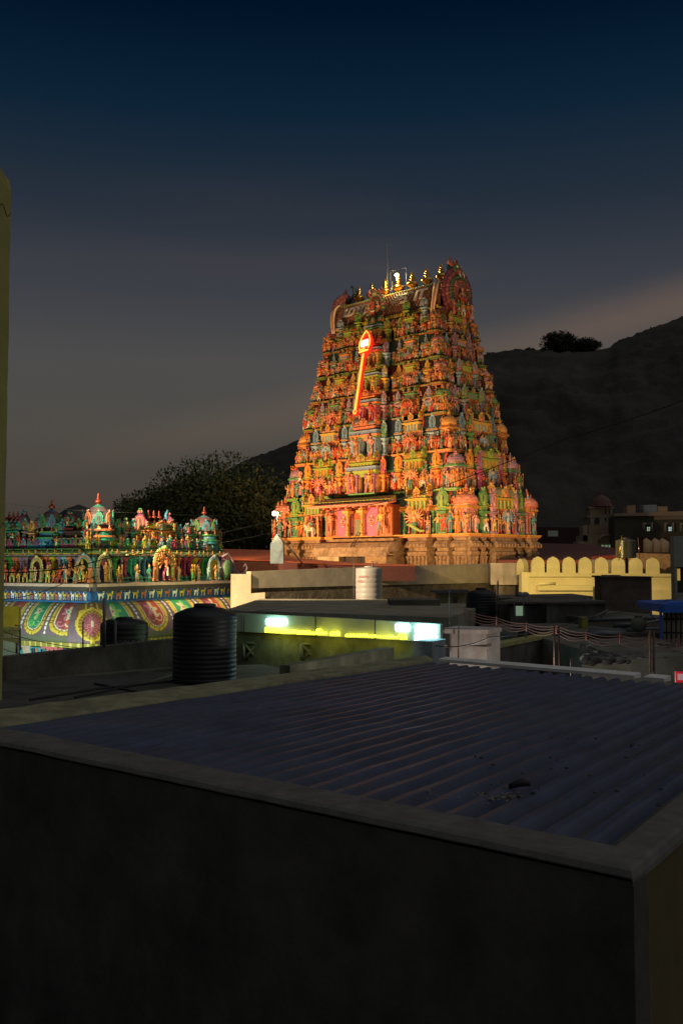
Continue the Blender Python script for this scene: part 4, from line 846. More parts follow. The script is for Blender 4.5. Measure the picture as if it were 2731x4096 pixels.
# coiled elephant-trunk beast closing the parapet on the right
x0 = LR-1.5
bt = [ball(x0+.35, -.1, -.35, .85, .35, .85, (.16, .08, .12), 14, 9), ball(x0+.3, -.38, -.35, .6, .2, .68, (.12, .22, .10), 12, 7)]
bt.append(tube([(x0-.2, -.2, .55), (x0+.5, -.2, .78), (x0+1.1, -.2, .3), (x0+1.5, -.2, -.5), (x0+2.2, -.2, -.85), (x0+2.8, -.2, -.75), (x0+3.1, -.2, -.3), (x0+2.9, -.2, 0), (x0+2.65, -.2, -.2)], [.06, .09, .10, .12, .13, .12, .1, .08, .05], 8, (.45, .28, .34)))
bt.append(tube([(x0+1.0, 0, -.2), (x0+1.6, 0, -.9), (x0+2.6, 0, -1.1)], [.5, .4, .3], 8, (.15, .08, .14))); bt.append(box(x0-.4, x0+3.2, -.3, .5, -1.5, -1.15, (.07, .06, .06)))
hb('beast_carving', join(bt).tf(FR), PAINT)
# dark shrines behind the parapet
ds = empty('dark_dome_shrine', tuple(P(315, 2110, 74)), label='unlit dark domed shrine rising behind the parapet between two painted domes', cat='shrine')
build('dome', lathe([(1.6, -2), (1.6, 0), (1.75, .1), (1.7, .5), (1.45, 1.0), (.9, 1.4), (.3, 1.6), (.1, 1.7)], 16, (.05, .045, .04)), PAINT, ds)
# ================================================ HILLS, TREES, GROUND
build('ground', box(-900, 900, -5, 1500, -10.4, -10.0, (.05, .05, .045)), mat('ground_earth', (.05, .048, .04), .95), None, kind='structure')
HR_ = [(-1600, 2235), (-800, 2235), (-200, 2230), (400, 2200), (600, 2110), (760, 1990), (900, 1890), (980, 1845), (1040, 1822), (1190, 1770), (1400, 1690), (1650, 1560), (1800, 1470), (1920, 1425), (1960, 1416), (2050, 1402), (2150, 1398), (2260, 1402), (2380, 1400), (2436, 1390), (2470, 1362), (2520, 1345), (2600, 1318), (2680, 1285), (2731, 1268), (2900, 1200), (3300, 1130), (3800, 1100)]
hx = np.array([ray(a, b)[0] for a, b in HR_]); hz = np.array([ray(a, b)[2] for a, b in HR_]); DH = 620.
def vnoise(x, y, s, seed):
    r = np.random.default_rng(seed); gN = r.random((160, 160)); X = (x/s) % 158; Y = (y/s) % 158; xi = X.astype(int); yi = Y.astype(int); fx = X-xi; fy = Y-yi; fx = fx*fx*(3-2*fx); fy = fy*fy*(3-2*fy)
    return (gN[xi, yi]*(1-fx)+gN[xi+1, yi]*fx)*(1-fy)+(gN[xi, yi+1]*(1-fx)+gN[xi+1, yi+1]*fx)*fy-.5
nx, ny = 300, 130
U, Vv = np.meshgrid(np.linspace(-.75, .62, nx), np.linspace(0, 1.25, ny)); 
Yh = 330+(DH-330)*Vv; Xh = U*Yh; ridge = np.interp(U, hx, hz)*DH
s_ = np.clip(Vv, 0, 1); prof = np.where(Vv <= 1, 1-(1-s_)**1.9, 1-(Vv-1)*.8)
Zh = -12*(1-prof)+(ridge/DH)*Yh*prof; ns = vnoise(Xh+900, Yh, 55, 1)*20+vnoise(Xh+900, Yh+Zh*2, 16, 2)*8+vnoise(Xh*2+1900, Yh+Zh, 9, 3)*3; Zh = Zh+ns*np.clip(Vv*4, 0, 1)*np.clip((1-Vv)*2.2, .0, 1)*.8+(vnoise(Xh*3+2900, Yh, 9, 9)*2.5)*(Vv > .5)
V = np.stack([Xh, Yh, Zh], -1).reshape(-1, 3); idx = np.arange(nx*ny).reshape(ny, nx); a_, b_, c_, d_ = idx[:-1, :-1], idx[:-1, 1:], idx[1:, 1:], idx[1:, :-1]
T = np.concatenate([np.stack([a_, b_, c_], -1).reshape(-1, 3), np.stack([a_, c_, d_], -1).reshape(-1, 3)])
build('rocky_hill', G(V, T, (.1, .09, .08), True), mat('hill_rock', (.048, .039, .028), .95, noise=.7, scale=.035, bump=1.0, stretch=(1, .5, .3), stain=(.018, .018, .012), stain_amt=.8, dist=4), None, kind='structure')
def crown(c, r, n, size, cols, seed, blobs=14, flat=.7):
    rg = np.random.default_rng(seed); cs = []; out_ = []
    B = [(np.zeros(3), 1.0)]
    for k in range(blobs):
        d = rg.normal(size=3); d /= np.linalg.norm(d); d[2] = abs(d[2])*.9-.25; B.append((d*rg.uniform(.55, .85), rg.uniform(.28, .5)))
    pts = []; wts = np.array([b[1]**2.2 for b in B]); wts /= wts.sum()
    which = rg.choice(len(B), n, p=wts)
    d = rg.normal(size=(n, 3)); d /= np.linalg.norm(d, axis=1)[:, None]; rad = rg.uniform(.55, 1.05, n)
    P_ = np.array([B[w][0] for w in which])+d*(np.array([B[w][1] for w in which])*rad)[:, None]
    P_ = P_*np.array([r[0], r[1], r[2]])+np.array(c)
    a1 = rg.normal(size=(n, 3)); a1 /= np.linalg.norm(a1, axis=1)[:, None]; a2 = np.cross(a1, d); a2 /= np.linalg.norm(a2, axis=1)[:, None]+1e-6
    s = rg.uniform(.5, 1.2, n)[:, None]*size
    V = np.stack([P_-a1*s, P_+a2*s*.45, P_+a1*s, P_-a2*s*.45], 1).reshape(-1, 3); i0 = np.arange(n)*4
    T = np.concatenate([np.stack([i0, i0+1, i0+2], 1), np.stack([i0, i0+2, i0+3], 1)])
    cc = np.array(cols)[(which*7+rg.integers(0, 2, n)) % len(cols)]; cc = np.concatenate([cc, cc]); return G(V, T, cc, False)
def tree(loc, r, n, size, label, seed, trunk_h, cols=((.11, .13, .03), (.16, .17, .04), (.07, .09, .025), (.19, .17, .05)), group=None, blobs=16):
    k = dict(label=label, cat='tree'); 
    if group: k['group'] = group
    t = empty('tree', loc, **k); build('crown', crown((0, 0, trunk_h+r[2]*.55), r, n, size, cols, seed, blobs), LEAF, t)
    rg = random.Random(seed); tr = [tube([(0, 0, -2), (0.2, 0, trunk_h*.6), (0, 0, trunk_h+r[2]*.5)], [r[0]*.07, r[0]*.055, r[0]*.03], 8)]
    for q in range(9):
        a = rg.uniform(0, 6.28); tr.append(tube([(0, 0, trunk_h*rg.uniform(.5, 1)), (math.cos(a)*r[0]*.35, math.sin(a)*r[1]*.35, trunk_h+r[2]*rg.uniform(.2, .6)), (math.cos(a)*r[0]*.75, math.sin(a)*r[1]*.75, trunk_h+r[2]*rg.uniform(.3, 1))], [r[0]*.035, r[0]*.02, r[0]*.008], 6))
    build('trunk', join(tr), BARK, t); return t
def gz(sx, sy, Y): p = P(sx, sy, Y); return tuple(p)
q = gz(880, 2200, 165); tree((q[0], q[1], -10), (14.5, 10, 12.2), 60000, .44, 'broad dark green tree, the biggest, filling the gap between hall and gate tower', 3, 9.3, blobs=22)
q = gz(610, 2230, 172); tree((q[0], q[1], -10), (9.5, 7, 9.0), 30000, .4, 'lower dark tree rising behind the painted barrel shrine, left of the broad tree', 4, 9)
q = gz(1120, 2200, 178); tree((q[0], q[1], -10), (7.5, 7, 9.0), 22000, .4, 'dark tree half hidden behind the left edge of the gate tower', 5, 10)
q = gz(470, 2200, 150); tree((q[0], q[1], -10), (4.0, 4, 4), 9000, .28, 'small dark tree peeping over the hall parapet beside the round teal dome', 6, 8.5)
DK = ((.02, .022, .014), (.028, .03, .018))
def hilltree(sx, sy, wpx, hpx, seed, label, n=2600):
    Y = 612; p = P(sx, sy, Y); s = Y/F; tree((p[0], p[1], p[2]-3), (wpx*s*.5, wpx*s*.4, hpx*s*.62), n, 1.1, label, seed, hpx*s*.25, DK, group='trees on the hill crest', blobs=12)
hilltree(2238, 1404, 160, 84, 21, 'round tree, the tallest on the rocky hill crest', 4200)
hilltree(2335, 1404, 130, 62, 22, 'lower bushy tree on the hill crest right of the tallest one')
hilltree(2118, 1402, 42, 26, 23, 'small bush on the hill crest left of the tallest tree', 700)
hilltree(1962, 1415, 42, 20, 24, 'tiny bush on the hill crest right beside the gate tower', 500)
hilltree(2610, 1318, 38, 24, 25, 'tiny bush on the high right slope of the hill', 500)

for k, (x_, y_, w_) in enumerate(((2030, 1408, 22), (2072, 1404, 16), (2425, 1396, 20), (2455, 1380, 14), (2500, 1352, 18), (2545, 1340, 22), (2668, 1292, 16), (2705, 1280, 24))):
    hilltree(x_, y_, w_, w_*.5, 40+k, ['low scrub tuft on the crest, nearest the tower', 'low scrub tuft left of the small crest bush', 'low scrub tuft just right of the crest trees', 'scrub tuft in the dip where the high slope begins', 'scrub tuft at the start of the high right slope', 'wider scrub tuft on the lower part of the high right slope', 'scrub tuft above the tiny bush on the high right slope', 'scrub tuft nearest the right edge on the hill crest'][k], 260)
# ================================================ MIDDLE DISTANCE
def wallq(pts, thick, zb, col=(.3, .28, .24)):
    """wall following a list of (sx, sy, depth) top points; bottom at zb"""
    gs = []; Pt = [P(*p) for p in pts]
    for p, q in zip(Pt[:-1], Pt[1:]):
        d = q-p; d[2] = 0; d /= np.linalg.norm(d); n = np.array([-d[1], d[0], 0])
        if n[1] < 0: n = -n
        r = lambda a: [a, a+n*thick, np.array([*(a+n*thick)[:2], zb]), np.array([*a[:2], zb])]
        gs.append(loft([r(p), r(q)], col))
    return join(gs)
def tag1(name, g, m, label, cat, **k): return build(name, g, m, None, None, label=label, cat=cat, **k)
# long pale parapet in front of the tower
W1 = empty('long_parapet', tuple(P(1400, 2350, 84)*np.array([1, 1, 0])+np.array([0, 0, -8])), label='long cream plastered parapet wall with exposed brick foot in front of the gate tower', cat='wall'); W1I = np.eye(4); W1I[:3, 3] = -np.array(W1.location)
CREAM = mat('cream_plaster', (.52, .42, .29), .85, noise=.25, scale=.9, bump=.2, stain=(.25, .20, .13), stain_amt=.35)
BRICK = mat('old_brick', (.17, .13, .08), .95, noise=.5, scale=2.5, bump=.8, stain=(.07, .05, .03), stain_amt=.7, dist=.1)
wl = wallq([(1000, 2286, 72), (1400, 2270, 80), (1976, 2254, 94)], .5, -1.9)
# ragged lower plaster edge: plaster sheet over brick core
build('plaster', join([wallq([(1004, 2286, 72), (1400, 2270, 80), (1976, 2254, 94)], .5, -1.75), wallq([(925, 2296, 71.6), (1004, 2297, 71.8)], .8, -3.2), wallq([(925, 2380, 71.5), (1060, 2370, 71.7)], .8, -3.2)]), CREAM, W1, W1I)
build('brick_foot', join([wallq([(1000, 2352, 72.25), (1400, 2336, 80.2), (1976, 2312, 94.2)], .4, -8), wallq([(1000, 2372, 71.9), (1400, 2356, 79.9), (1976, 2330, 93.9)], .3, -8)]), BRICK, W1, W1I)
build('pier', join([wallq([(1976, 2254, 92.5), (2008, 2252, 91.0), (2081, 2251, 92.5)], 1.5, -1.9)]), CREAM, W1, W1I)
build('pier_foot', wallq([(1976, 2320, 93.0), (2012, 2322, 91.4), (2092, 2316, 92.9)], 1.2, -8), BRICK, W1, W1I)
# red sheet roof between hall and tower
RED = mat('red_roof_paint', (.72, .16, .06), .6, noise=.15, scale=.6, bump=.05)
ry = []
a0, a1, b1, b0 = P(870, 2194, 97), P(1090, 2199, 97), P(1660, 2259, 88), P(870, 2262, 80)
m1_, m2_ = P(1420, 2252, 90), P(1160, 2232, 93)
rr0 = [P(860, 2195, 97), P(1085, 2200, 97), P(1180, 2231, 93), P(1280, 2240, 91), P(1420, 2251, 89), P(1660, 2258, 87)]
rr1 = [P(860, 2238, 82), P(1085, 2245, 82), P(1180, 2252, 82), P(1280, 2257, 82), P(1420, 2262, 82), P(1660, 2266, 83)]
V = rr0+rr1; n = 6; Tt = []
for k in range(n-1): Tt += [(k, n+k+1, k+1), (k, n+k, n+k+1)]
low = [v-np.array([0, 0, .15]) for v in V]; Tb = [(a+2*n, c+2*n, b+2*n) for a, b, c in Tt]
_rr = tag1('red_roof', G(V+low, Tt+Tb, (.5,)*3, False), RED, 'orange red sheet roof between the painted hall and the foot of the gate tower', 'roof')
build('fascia', wallq([(860, 2241, 81.8), (1660, 2268, 82.4)], .3, -1.4), mat('shade_tint_fascia', (.09, .022, .015), .8), _rr)  # dark maroon puts the shade on the roof's front into its colour
# lamp mast with pointed grey pillar
lp = empty('lamp_mast', tuple(P(1108, 2254, 78)), label='black lamp mast with two flood heads and slanting stay on a pointed grey pillar', cat='lamp mast')
s = 78/F
build('pillar', join([loft([[(-26*s, -.4, 0), (26*s, -.4, 0), (26*s, .4, 0), (-26*s, .4, 0)], [(-25*s, -.4, 78*s), (25*s, -.4, 78*s), (25*s, .4, 78*s), (-25*s, .4, 78*s)], [(-1*s, -.03, 118*s), (1*s, -.03, 118*s), (1*s, .03, 118*s), (-1*s, .03, 118*s)]])]), mat('grey_paint', (.22, .27, .28), .5), lp)
build('mast', join([tube([(0, 0, 112*s), (-1*s, 0, 215*s)], .05, 6), tube([(-14*s, 0, 186*s), (18*s, 0, 186*s)], .04, 5), tube([(3*s, 0, 118*s), (102*s, -.5, 0)], .055, 6)]), BLACK, lp)
for sx in (-1, 1):
    h = build('flood_head', join([box(-.16, .16, -.10, .12, -.20, .20)]).tf(M4(sx*10*s, -.02, 200*s, rz=sx*.5, rx=.2)), BLACK, lp)
build('lens', box(-.13, .13, -.13, -.115, -.16, .16).tf(M4(-10*s, -.03, 200*s, rz=-.5, rx=.2)), emitm('flood_lens', (1, .8, .4), 2.2), lp)
lamp('mast_light', tuple(P(1098, 2050, 77.4)), tuple(P(1060, 2250, 92)), 1600, (1, .66, .30), 150, size=.12)
# white tank in front of the parapet
def htank(name, c, r, h, m, label, ribs=10, cat='water tank', group=None, lid=True, seg=40, flat=False):
    k = {'group': group} if group else {}
    o = empty(name, c, label=label, cat=cat, **k); pr = [(r*.97, 0)]
    for q in range(ribs):
        z0_, z1_ = h*.84*q/ribs, h*.84*(q+1)/ribs; pr += [(r, z0_+.25*(z1_-z0_)), (r, z0_+.7*(z1_-z0_)), (r*.988, z0_+.8*(z1_-z0_)), (r*.988, z1_)]
    pr += [(r*.995, h*.94), (r*.96, h*.955), (r*.5, h*.975), (r*.34, h*.98)] if flat else [(r*.99, h*.85), (r*.93, h*.89), (r*.6, h*.95), (r*.34, h*.97)]
    build('body', lathe(pr, seg), m, o)
    if lid: build('lid', lathe([(r*.34, h*.965), (r*.36, h*.97), (r*.36, h*1.0), (r*.3, h*1.015), (.01, h*1.02)], 24).tf(M4(0, 0, 0)), m, o)
    return o
WTANK = mat('white_plastic', (.36, .34, .31), .45, noise=.15, scale=2)
c = P(1475, 2410, 66); wt = htank('white_tank', tuple(c), 53*66/F, 143*66/F, WTANK, 'white ribbed plastic water tank with red lettering before the cream parapet', 6, flat=True)
def label_on_tank(txt, size, z, ang, r, m, par, nm='lettering'):
    g = textmesh(txt, size, .004); V = g.V.copy(); a = ang+V[:, 0]/r; yy_ = V[:, 1]; V[:, 0] = (r-yy_+.004)*np.sin(a); V[:, 1] = -(r-yy_+.004)*np.cos(a); V[:, 2] += z
    return build(nm, G(V, g.T, (.5,)*3, False), m, par)
REDT = mat('red_letter_paint', (.45, .03, .03), .6)
rT = 53*66/F
label_on_tank('PLASTO', .20, 1.62, -.45, rT, REDT, wt); label_on_tank('PURE', .22, 1.32, -.72, rT, REDT, wt)
build('pipe', join([tube([(-rT-.12, -.1, 0), (-rT-.12, -.1, 2.6)], .03, 5), tube([(-rT-.12, -.1, .02), (-rT-6, .5, -.35)], .03, 5), tube([(rT*.25, -.3, 2.1), (rT*.25, -.3, 2.75)], .05, 5)]), CONCL, wt)
# flat roofs between
def block(sx0, sx1, sy, Y, zb, depth, m, name, label, cat, col=(.5,)*3, dy=0):
    p, q = P(sx0, sy, Y), P(sx1, sy+dy, Y); return tag1(name, loft([[p, q, q+np.array([0, depth, 0]), p+np.array([0, depth, 0])][::-1], [np.array([*v[:2], zb]) for v in (p, q, q+np.array([0, depth, 0]), p+np.array([0, depth, 0]))][::-1]], col), m, label, cat)
DARK1 = mat('dark_roof_slab', (.13, .12, .095), .95, noise=.5, scale=.8, bump=.5, stain=(.03, .03, .025), stain_amt=.7)
tag1('flat_roof', loft([[P(900, 2440, 42), P(1800, 2470, 40), P(1990, 2400, 62), P(1040, 2395, 64)], [v-np.array([0, 0, 4]) for v in (P(900, 2440, 42), P(1800, 2470, 40), P(1990, 2400, 62), P(1040, 2395, 64))]], (.1,)*3), mat('lit_tint_roof_slab', (.30, .28, .20), .95, noise=.4, scale=.8, bump=.4, stain=(.12, .11, .08), stain_amt=.5), 'dim flat concrete roof behind the lit sign panel', 'flat roof')  # slab colour lightened in place of sign light that cannot reach it
tag1('roof_kerb', join([tube([P(975, 2452, 40), P(1250, 2425, 50), P(1425, 2413, 62)], .05, 5)]), CONCL, 'thin pale kerb crossing the dim flat roof behind the sign', 'kerb')
hs_ = empty('roof_hut', tuple(P(1790, 2470, 56)*np.array([1, 1, 0])+np.array([0, 0, -5])), label='low yellowish stair hut with barred window left of the black tank', cat='hut'); hsI = np.eye(4); hsI[:3, 3] = -np.array(hs_.location)
build('wall', wallq([(1755, 2372, 56), (1862, 2372, 56)], 2, -5), mat('hut_plaster', (.30, .26, .13), .9), hs_, hsI)
build('window', join([wallq([(1812, 2390, 55.95), (1828, 2390, 55.95)], .03, P(1812, 2432, 55.95)[2])]), DARKW, hs_, hsI)
build('roof', wallq([(1735, 2362, 55.6), (1875, 2360, 55.6)], 2.6, P(1735, 2373, 55.6)[2]), DARKW, hs_, hsI)
block(1560, 1760, 2400, 52, -6, 3, DARK1, 'roof_shed', 'dark low shed with a sagging tin roof behind the sign panel', 'shed')
# ---- lit sign panel
sp = empty('sign_board', tuple(P(1365, 2560, 33)), label='pale sign fascia with glowing yellow script and white light boxes', cat='sign'); spI = np.eye(4); spI[:3, 3] = -np.array(sp.location)
PANEL = mat('fascia_panel', (.46, .48, .40), .6, noise=.15, scale=1, bump=.05, stain=(.22, .2, .15), stain_amt=.3)
pl0, pr0 = P(945, 2457, 36), P(1760, 2497, 31); zb_ = -2.42
def onpan(sx, sy, off=.05):
    """point on the panel plane"""
    d = pr0-pl0; d[2] = 0; r = ray(sx, sy); nrm = np.array([d[1], -d[0], 0]); nrm /= np.linalg.norm(nrm); t = np.dot(pl0, nrm)/np.dot(r, nrm); return r*t+nrm*off, nrm
build('panel', wallq([(945, 2452, 36), (1350, 2472, 33.3), (1760, 2497, 31)], .15, zb_), PANEL, sp, spI)
for sx in (980, 1267, 1503): 
    p, nr = onpan(sx, 2470 if sx < 1300 else 2485); build('seam', tube([p+np.array([0, 0, .05]), np.array([*p[:2], zb_])], .02, 4), DARKW, sp, spI)
if onpan(1000, 2500)[1][1] > 0: raise SystemExit
CY = emitm('cyan_white_light', (.55, 1, .96), 10); YL = emitm('yellow_neon_letters', (.95, .92, .05), 3)
def blob(pts, m, name='light_box', th=.05, off=.06):
    f3 = [onpan(x, y, off)[0] for x, y in pts]; b3 = [onpan(x, y, off-th)[0] for x, y in pts]
    build(name, loft([b3, f3]), m, sp, spI)
def rrect(x0, y0, x1, y1, r, sl=0):
    o = []
    for cx_, cy_, a in ((x1-r, y1-r, 0), (x0+r, y1-r, 90), (x0+r, y0+r, 180), (x1-r, y0+r, 270)):
        for k in (0, 30, 60, 90): t = math.radians(a+k); X = cx_+r*math.cos(t); o.append((X, cy_+r*math.sin(t)+sl*(X-x0)))
    return o
blob(rrect(1067, 2474, 1150, 2499, 7), CY); blob(rrect(1584, 2494, 1638, 2524, 8, .03), CY)
blob(rrect(1661, 2500, 1746, 2532, 9, .02), CY); blob(rrect(1661, 2535, 1746, 2569, 8, .02), CY); blob(rrect(1727, 2566, 1747, 2605, 6), CY)
# yellow script along the lower edge: only the upper halves of the letters are lit
def hump(x0, x1, yt, yb, dots=0):
    n = max(1, int(round((x1-x0)/13))); w = (x1-x0)/n
    for k in range(n):
        a, b = x0+k*w, x0+(k+1)*w+.5; r = min(w*.5, (yb-yt)*.75); o = [(b, yb), (a, yb)]+[((a+b)/2-(b-a)/2*math.cos(t), yt+r-r*math.sin(t)) for t in np.linspace(0, math.pi, 7)]
        blob(o[::-1], YL, 'letter', .05, .12)
for sx_, sy_, pw_ in ((1130, 2530, 9), (1330, 2538, 9), (1540, 2550, 9)): lamp('letter_fill', tuple(onpan(sx_, sy_, .5)[0]), None, pw_, (.92, .95, .08), size=.15)  # unseen lamps added to strengthen the spill of the letters
lamp('box_fill', tuple(onpan(1705, 2452, .35)[0]), None, 60, (.35, .85, 1), size=.15); lamp('box_fill', tuple(onpan(1108, 2480, .45)[0]), None, 14, (.35, 1, .85), size=.15)  # unseen lamps added for the boxes' spill, one raised to reach the slab
hump(1067, 1083, 2506, 2529); hump(1084, 1096, 2510, 2529); hump(1101, 1113, 2506, 2530); hump(1114, 1126, 2513, 2531)
hump(1134, 1196, 2519, 2534); hump(1197, 1246, 2521, 2537); hump(1251, 1312, 2527, 2538); hump(1272, 1288, 2513, 2525)
hump(1327, 1344, 2525, 2541); hump(1347, 1364, 2524, 2541); hump(1388, 1478, 2535, 2547); hump(1481, 1512, 2538, 2549); hump(1516, 1530, 2541, 2550)
hump(1539, 1580, 2541, 2552); hump(1586, 1599, 2544, 2554); hump(1606, 1632, 2547, 2556); hump(1603, 1623, 2531, 2545)
# dark parapet with crossed lattice openings, in front of the sign
dp = empty('dark_parapet', tuple(P(1300, 2640, 29)), label='dark parapet tinted for olive sign light, with crossed lattice openings under the glowing sign', cat='wall'); dpI = np.eye(4); dpI[:3, 3] = -np.array(dp.location)
YCON = mat('lit_tint_wall', (.20, .19, .12), .9, noise=.5, scale=1.6, bump=.5, stain=(.06, .06, .035), stain_amt=.6)  # olive tint puts the sign's light into the wall colour
build('wall', wallq([(940, 2510, 36.2), (1350, 2530, 33.5), (1722, 2551, 31.4)], .3, -6), YCON, dp, dpI)
def X_open(sx0, sx1, sy0, sy1, Y):
    g = []
    for a, b_ in (((sx0, sy0), (sx1, sy1)), ((sx0, sy1), (sx1, sy0)), ((sx0, sy0), (sx0, sy1)), ((sx1, sy0), (sx1, sy1)), ((sx0, sy0), (sx1, sy0))): g.append(tube([P(*a, Y), P(*b_, Y)], .06, 4))
    build('lattice', join(g), YCON, dp, dpI)
    build('opening', wallq([(sx0, sy0, Y+.12), (sx1, sy0, Y+.12)], .05, P(sx0, sy1, Y+.1)[2]), BLACK, dp, dpI)
X_open(1206, 1264, 2578, 2642, 34.2); X_open(975, 1030, 2572, 2640, 35.7)
build('grey_end', wallq([(1655, 2562, 30.2), (1728, 2566, 29.9)], 1.2, -4.5), mat('lit_grey_wall', (.30, .34, .36), .8), dp, dpI)
build('inner_kerb', wallq([(1160, 2662, 24), (1575, 2590, 28.5)], .3, -4.0), YCON, dp, dpI)
# ---- peeling white plaster box
def bx_(name, pts, Y, hpx, depth, m, label, cat, rim=True):
    o = empty(name, tuple(P(pts[0], pts[2]+hpx, Y)), label=label, cat=cat); Io = np.eye(4); Io[:3, 3] = -np.array(o.location)
    return o, Io
WP = mat('peeling_white_plaster', (.60, .52, .46), .85, noise=.3, scale=2, bump=.5, stain=(.36, .20, .15), stain_amt=.5)
o, Io = bx_('plaster_box', (1768, 1955, 2510), 27.5, 130, 1, WP, 'peeling pinkish white masonry tank with moulded rim right of the lit sign', 'masonry tank')
build('body', join([wallq([(1780, 2524, 27.6), (1945, 2528, 27.0), (1957, 2520, 28.2)], 1.0, -5), wallq([(1770, 2512, 27.3), (1950, 2519, 26.7), (1962, 2511, 28.2)], 1.15, P(1770, 2530, 27.3)[2]), wallq([(1776, 2580, 27.4), (1952, 2588, 26.8)], .3, P(1776, 2590, 27.4)[2])]), WP, o, Io)
build('pipe', join([tube([P(1832, 2640, 26.5), P(1833, 2500, 26.5)], .02, 5), tube([P(1797, 2500, 26.6), P(1795, 2380, 26.6), P(1800, 2340, 26.6)], .015, 5)]), METAL, o, Io)
# ---- black tanks
s = 50/F; c = P(1923, 2512, 50); t1 = htank('black_tank', tuple(c), 60*s, 158*s, BLKP, 'tall black ribbed water tank with a reddish sheen on the middle roofs', 12)
s = 52/F; c = P(2030, 2515, 52); htank('black_tank', tuple(c), 34*s, 100*s, BLKP, 'shorter black tank just right of the tall one, beside the lit window', 8)
build('pipe', join([tube([P(1985, 2510, 49), P(1980, 2355, 49)], .03, 5), tube([P(1988, 2512, 49), P(1990, 2322, 49)], .04, 5)]), CONCL, t1, np.linalg.inv(M4(*P(1923, 2512, 50))))
s = 25.6/F; c = P(818, 2722, 25.6); bt_ = htank('black_tank', tuple(c), 126*s, 300*s, BLKP, 'large black ribbed water tank standing on the near terrace', 14, seg=56)
s = 33/F; c = P(497, 2640, 33); pt_ = htank('black_tank', tuple(c), 94*s, 168*s, BLKP, 'black water tank with raised maker lettering half hidden by the terrace wall', 7, seg=48)
label_on_tank('POPULAR', .26, .52, .45, 94*s*1.002, mat('faint_letters', (.16, .16, .15), .5), pt_)
build('inlet', tube([(-.1, -.9, .3), (-.1, -.9, 1.32), (-.18, -.9, 1.36), (-.45, -.6, 1.3)], .05, 7), CONCL, pt_)
# round shiny tank at the far right
s = 78/F; c = P(2502, 2232, 78); rt_ = htank('steel_tank', tuple(c), 40*s, 80*s, mat('dark_shiny_plastic', (.045, .045, .03), .25, noise=.1), 'dark glossy tank with bright rim and stays above the battlements', 9)
build('stay', join([tube([(-48*s*.9, -1.0, -.2), (-30*s, -.95, 88*s)], .035, 5), tube([(48*s, -.4, -.1), (44*s, -.3, 80*s)], .03, 5)]), GOLD, rt_)
# ---- battlement wall
bw = empty('battlement_wall', tuple(P(2390, 2420, 86)), label='yellow painted wall topped by nine rounded battlements with small triangular holes', cat='wall'); bwI = np.eye(4); bwI[:3, 3] = -np.array(bw.location)
YW = mat('yellow_wall_paint', (.66, .56, .24), .8, noise=.14, scale=.7, bump=.1, stain=(.38, .30, .10), stain_amt=.25)
s = 86/F
build('wall', join([wallq([(2112, 2291, 86), (2682, 2296, 86)], .9, -9), wallq([(2110, 2290, 85.8), (2684, 2295, 85.8)], 1.1, P(2110, 2307, 86)[2]), wallq([(2113, 2289, 86), (2100, 2300, 90)], .6, -9)]), YW, bw, bwI)
build('eave_roll', join([wallq([(2150, 2342, 84.9), (2370, 2342, 84.9)], .9, P(2150, 2362, 85)[2]), wallq([(2150, 2362, 85.2), (2370, 2362, 85.2)], .6, -4.0), wallq([(2600, 2362, 85.2), (2684, 2362, 85.2)], .6, -6.0), tube([P(2150, 2336, 84.8), P(2220, 2334, 84.8)], .12, 7)]), YW, bw, bwI)
mo = [(-.60, 0), (.60, 0), (.60, .72), (.56, .95), (.45, 1.14), (.30, 1.28), (.12, 1.34), (.08, 1.39), (-.08, 1.39), (-.12, 1.34), (-.30, 1.28), (-.45, 1.14), (-.56, .95), (-.60, .72)]
hole = None
for k, sx in enumerate((2152, 2213, 2276, 2341, 2406, 2474, 2544, 2612)):
    p = P(sx, 2291+k*.6, 86); g = plate([(x*.92, z) for x, z in mo], .55, (.5,)*3)
    o = build('battlement', g.tf(M4(p[0], p[1]+.62, p[2])), YW, bw, bwI)
    build('hole', plate([(-.11, 0), (.11, 0), (0, .20)], .02, (0,)*3).tf(M4(p[0], p[1]+.06, p[2]+.42)), BLACK, o)
p = P(2098, 2300, 89.5); o = build('battlement', plate([(x*.8, z*1.05) for x, z in mo], .55, (.5,)*3).tf(M4(p[0], p[1], p[2], rz=-1.05)), YW, bw, bwI)
# brown weathered block before it
BRW = mat('brown_wall', (.13, .095, .075), .95, noise=.5, scale=1.2, bump=.5, stain=(.22, .16, .13), stain_amt=.4)
o = empty('stair_block', tuple(P(2480, 2440, 58)), label='brown weathered stair block with a flat slab standing before the yellow wall', cat='roof block'); Io = np.eye(4); Io[:3, 3] = -np.array(o.location)
build('wall', wallq([(2402, 2306, 58), (2604, 2308, 58)], 1.5, -6), BRW, o, Io); build('slab', join([wallq([(2396, 2303, 57.8), (2612, 2306, 57.8)], 1.8, P(2368, 2309, 57.8)[2]), wallq([(2420, 2300, 58), (2480, 2300, 58)], 1, P(2420, 2304, 58)[2])]), DARKW, o, Io)
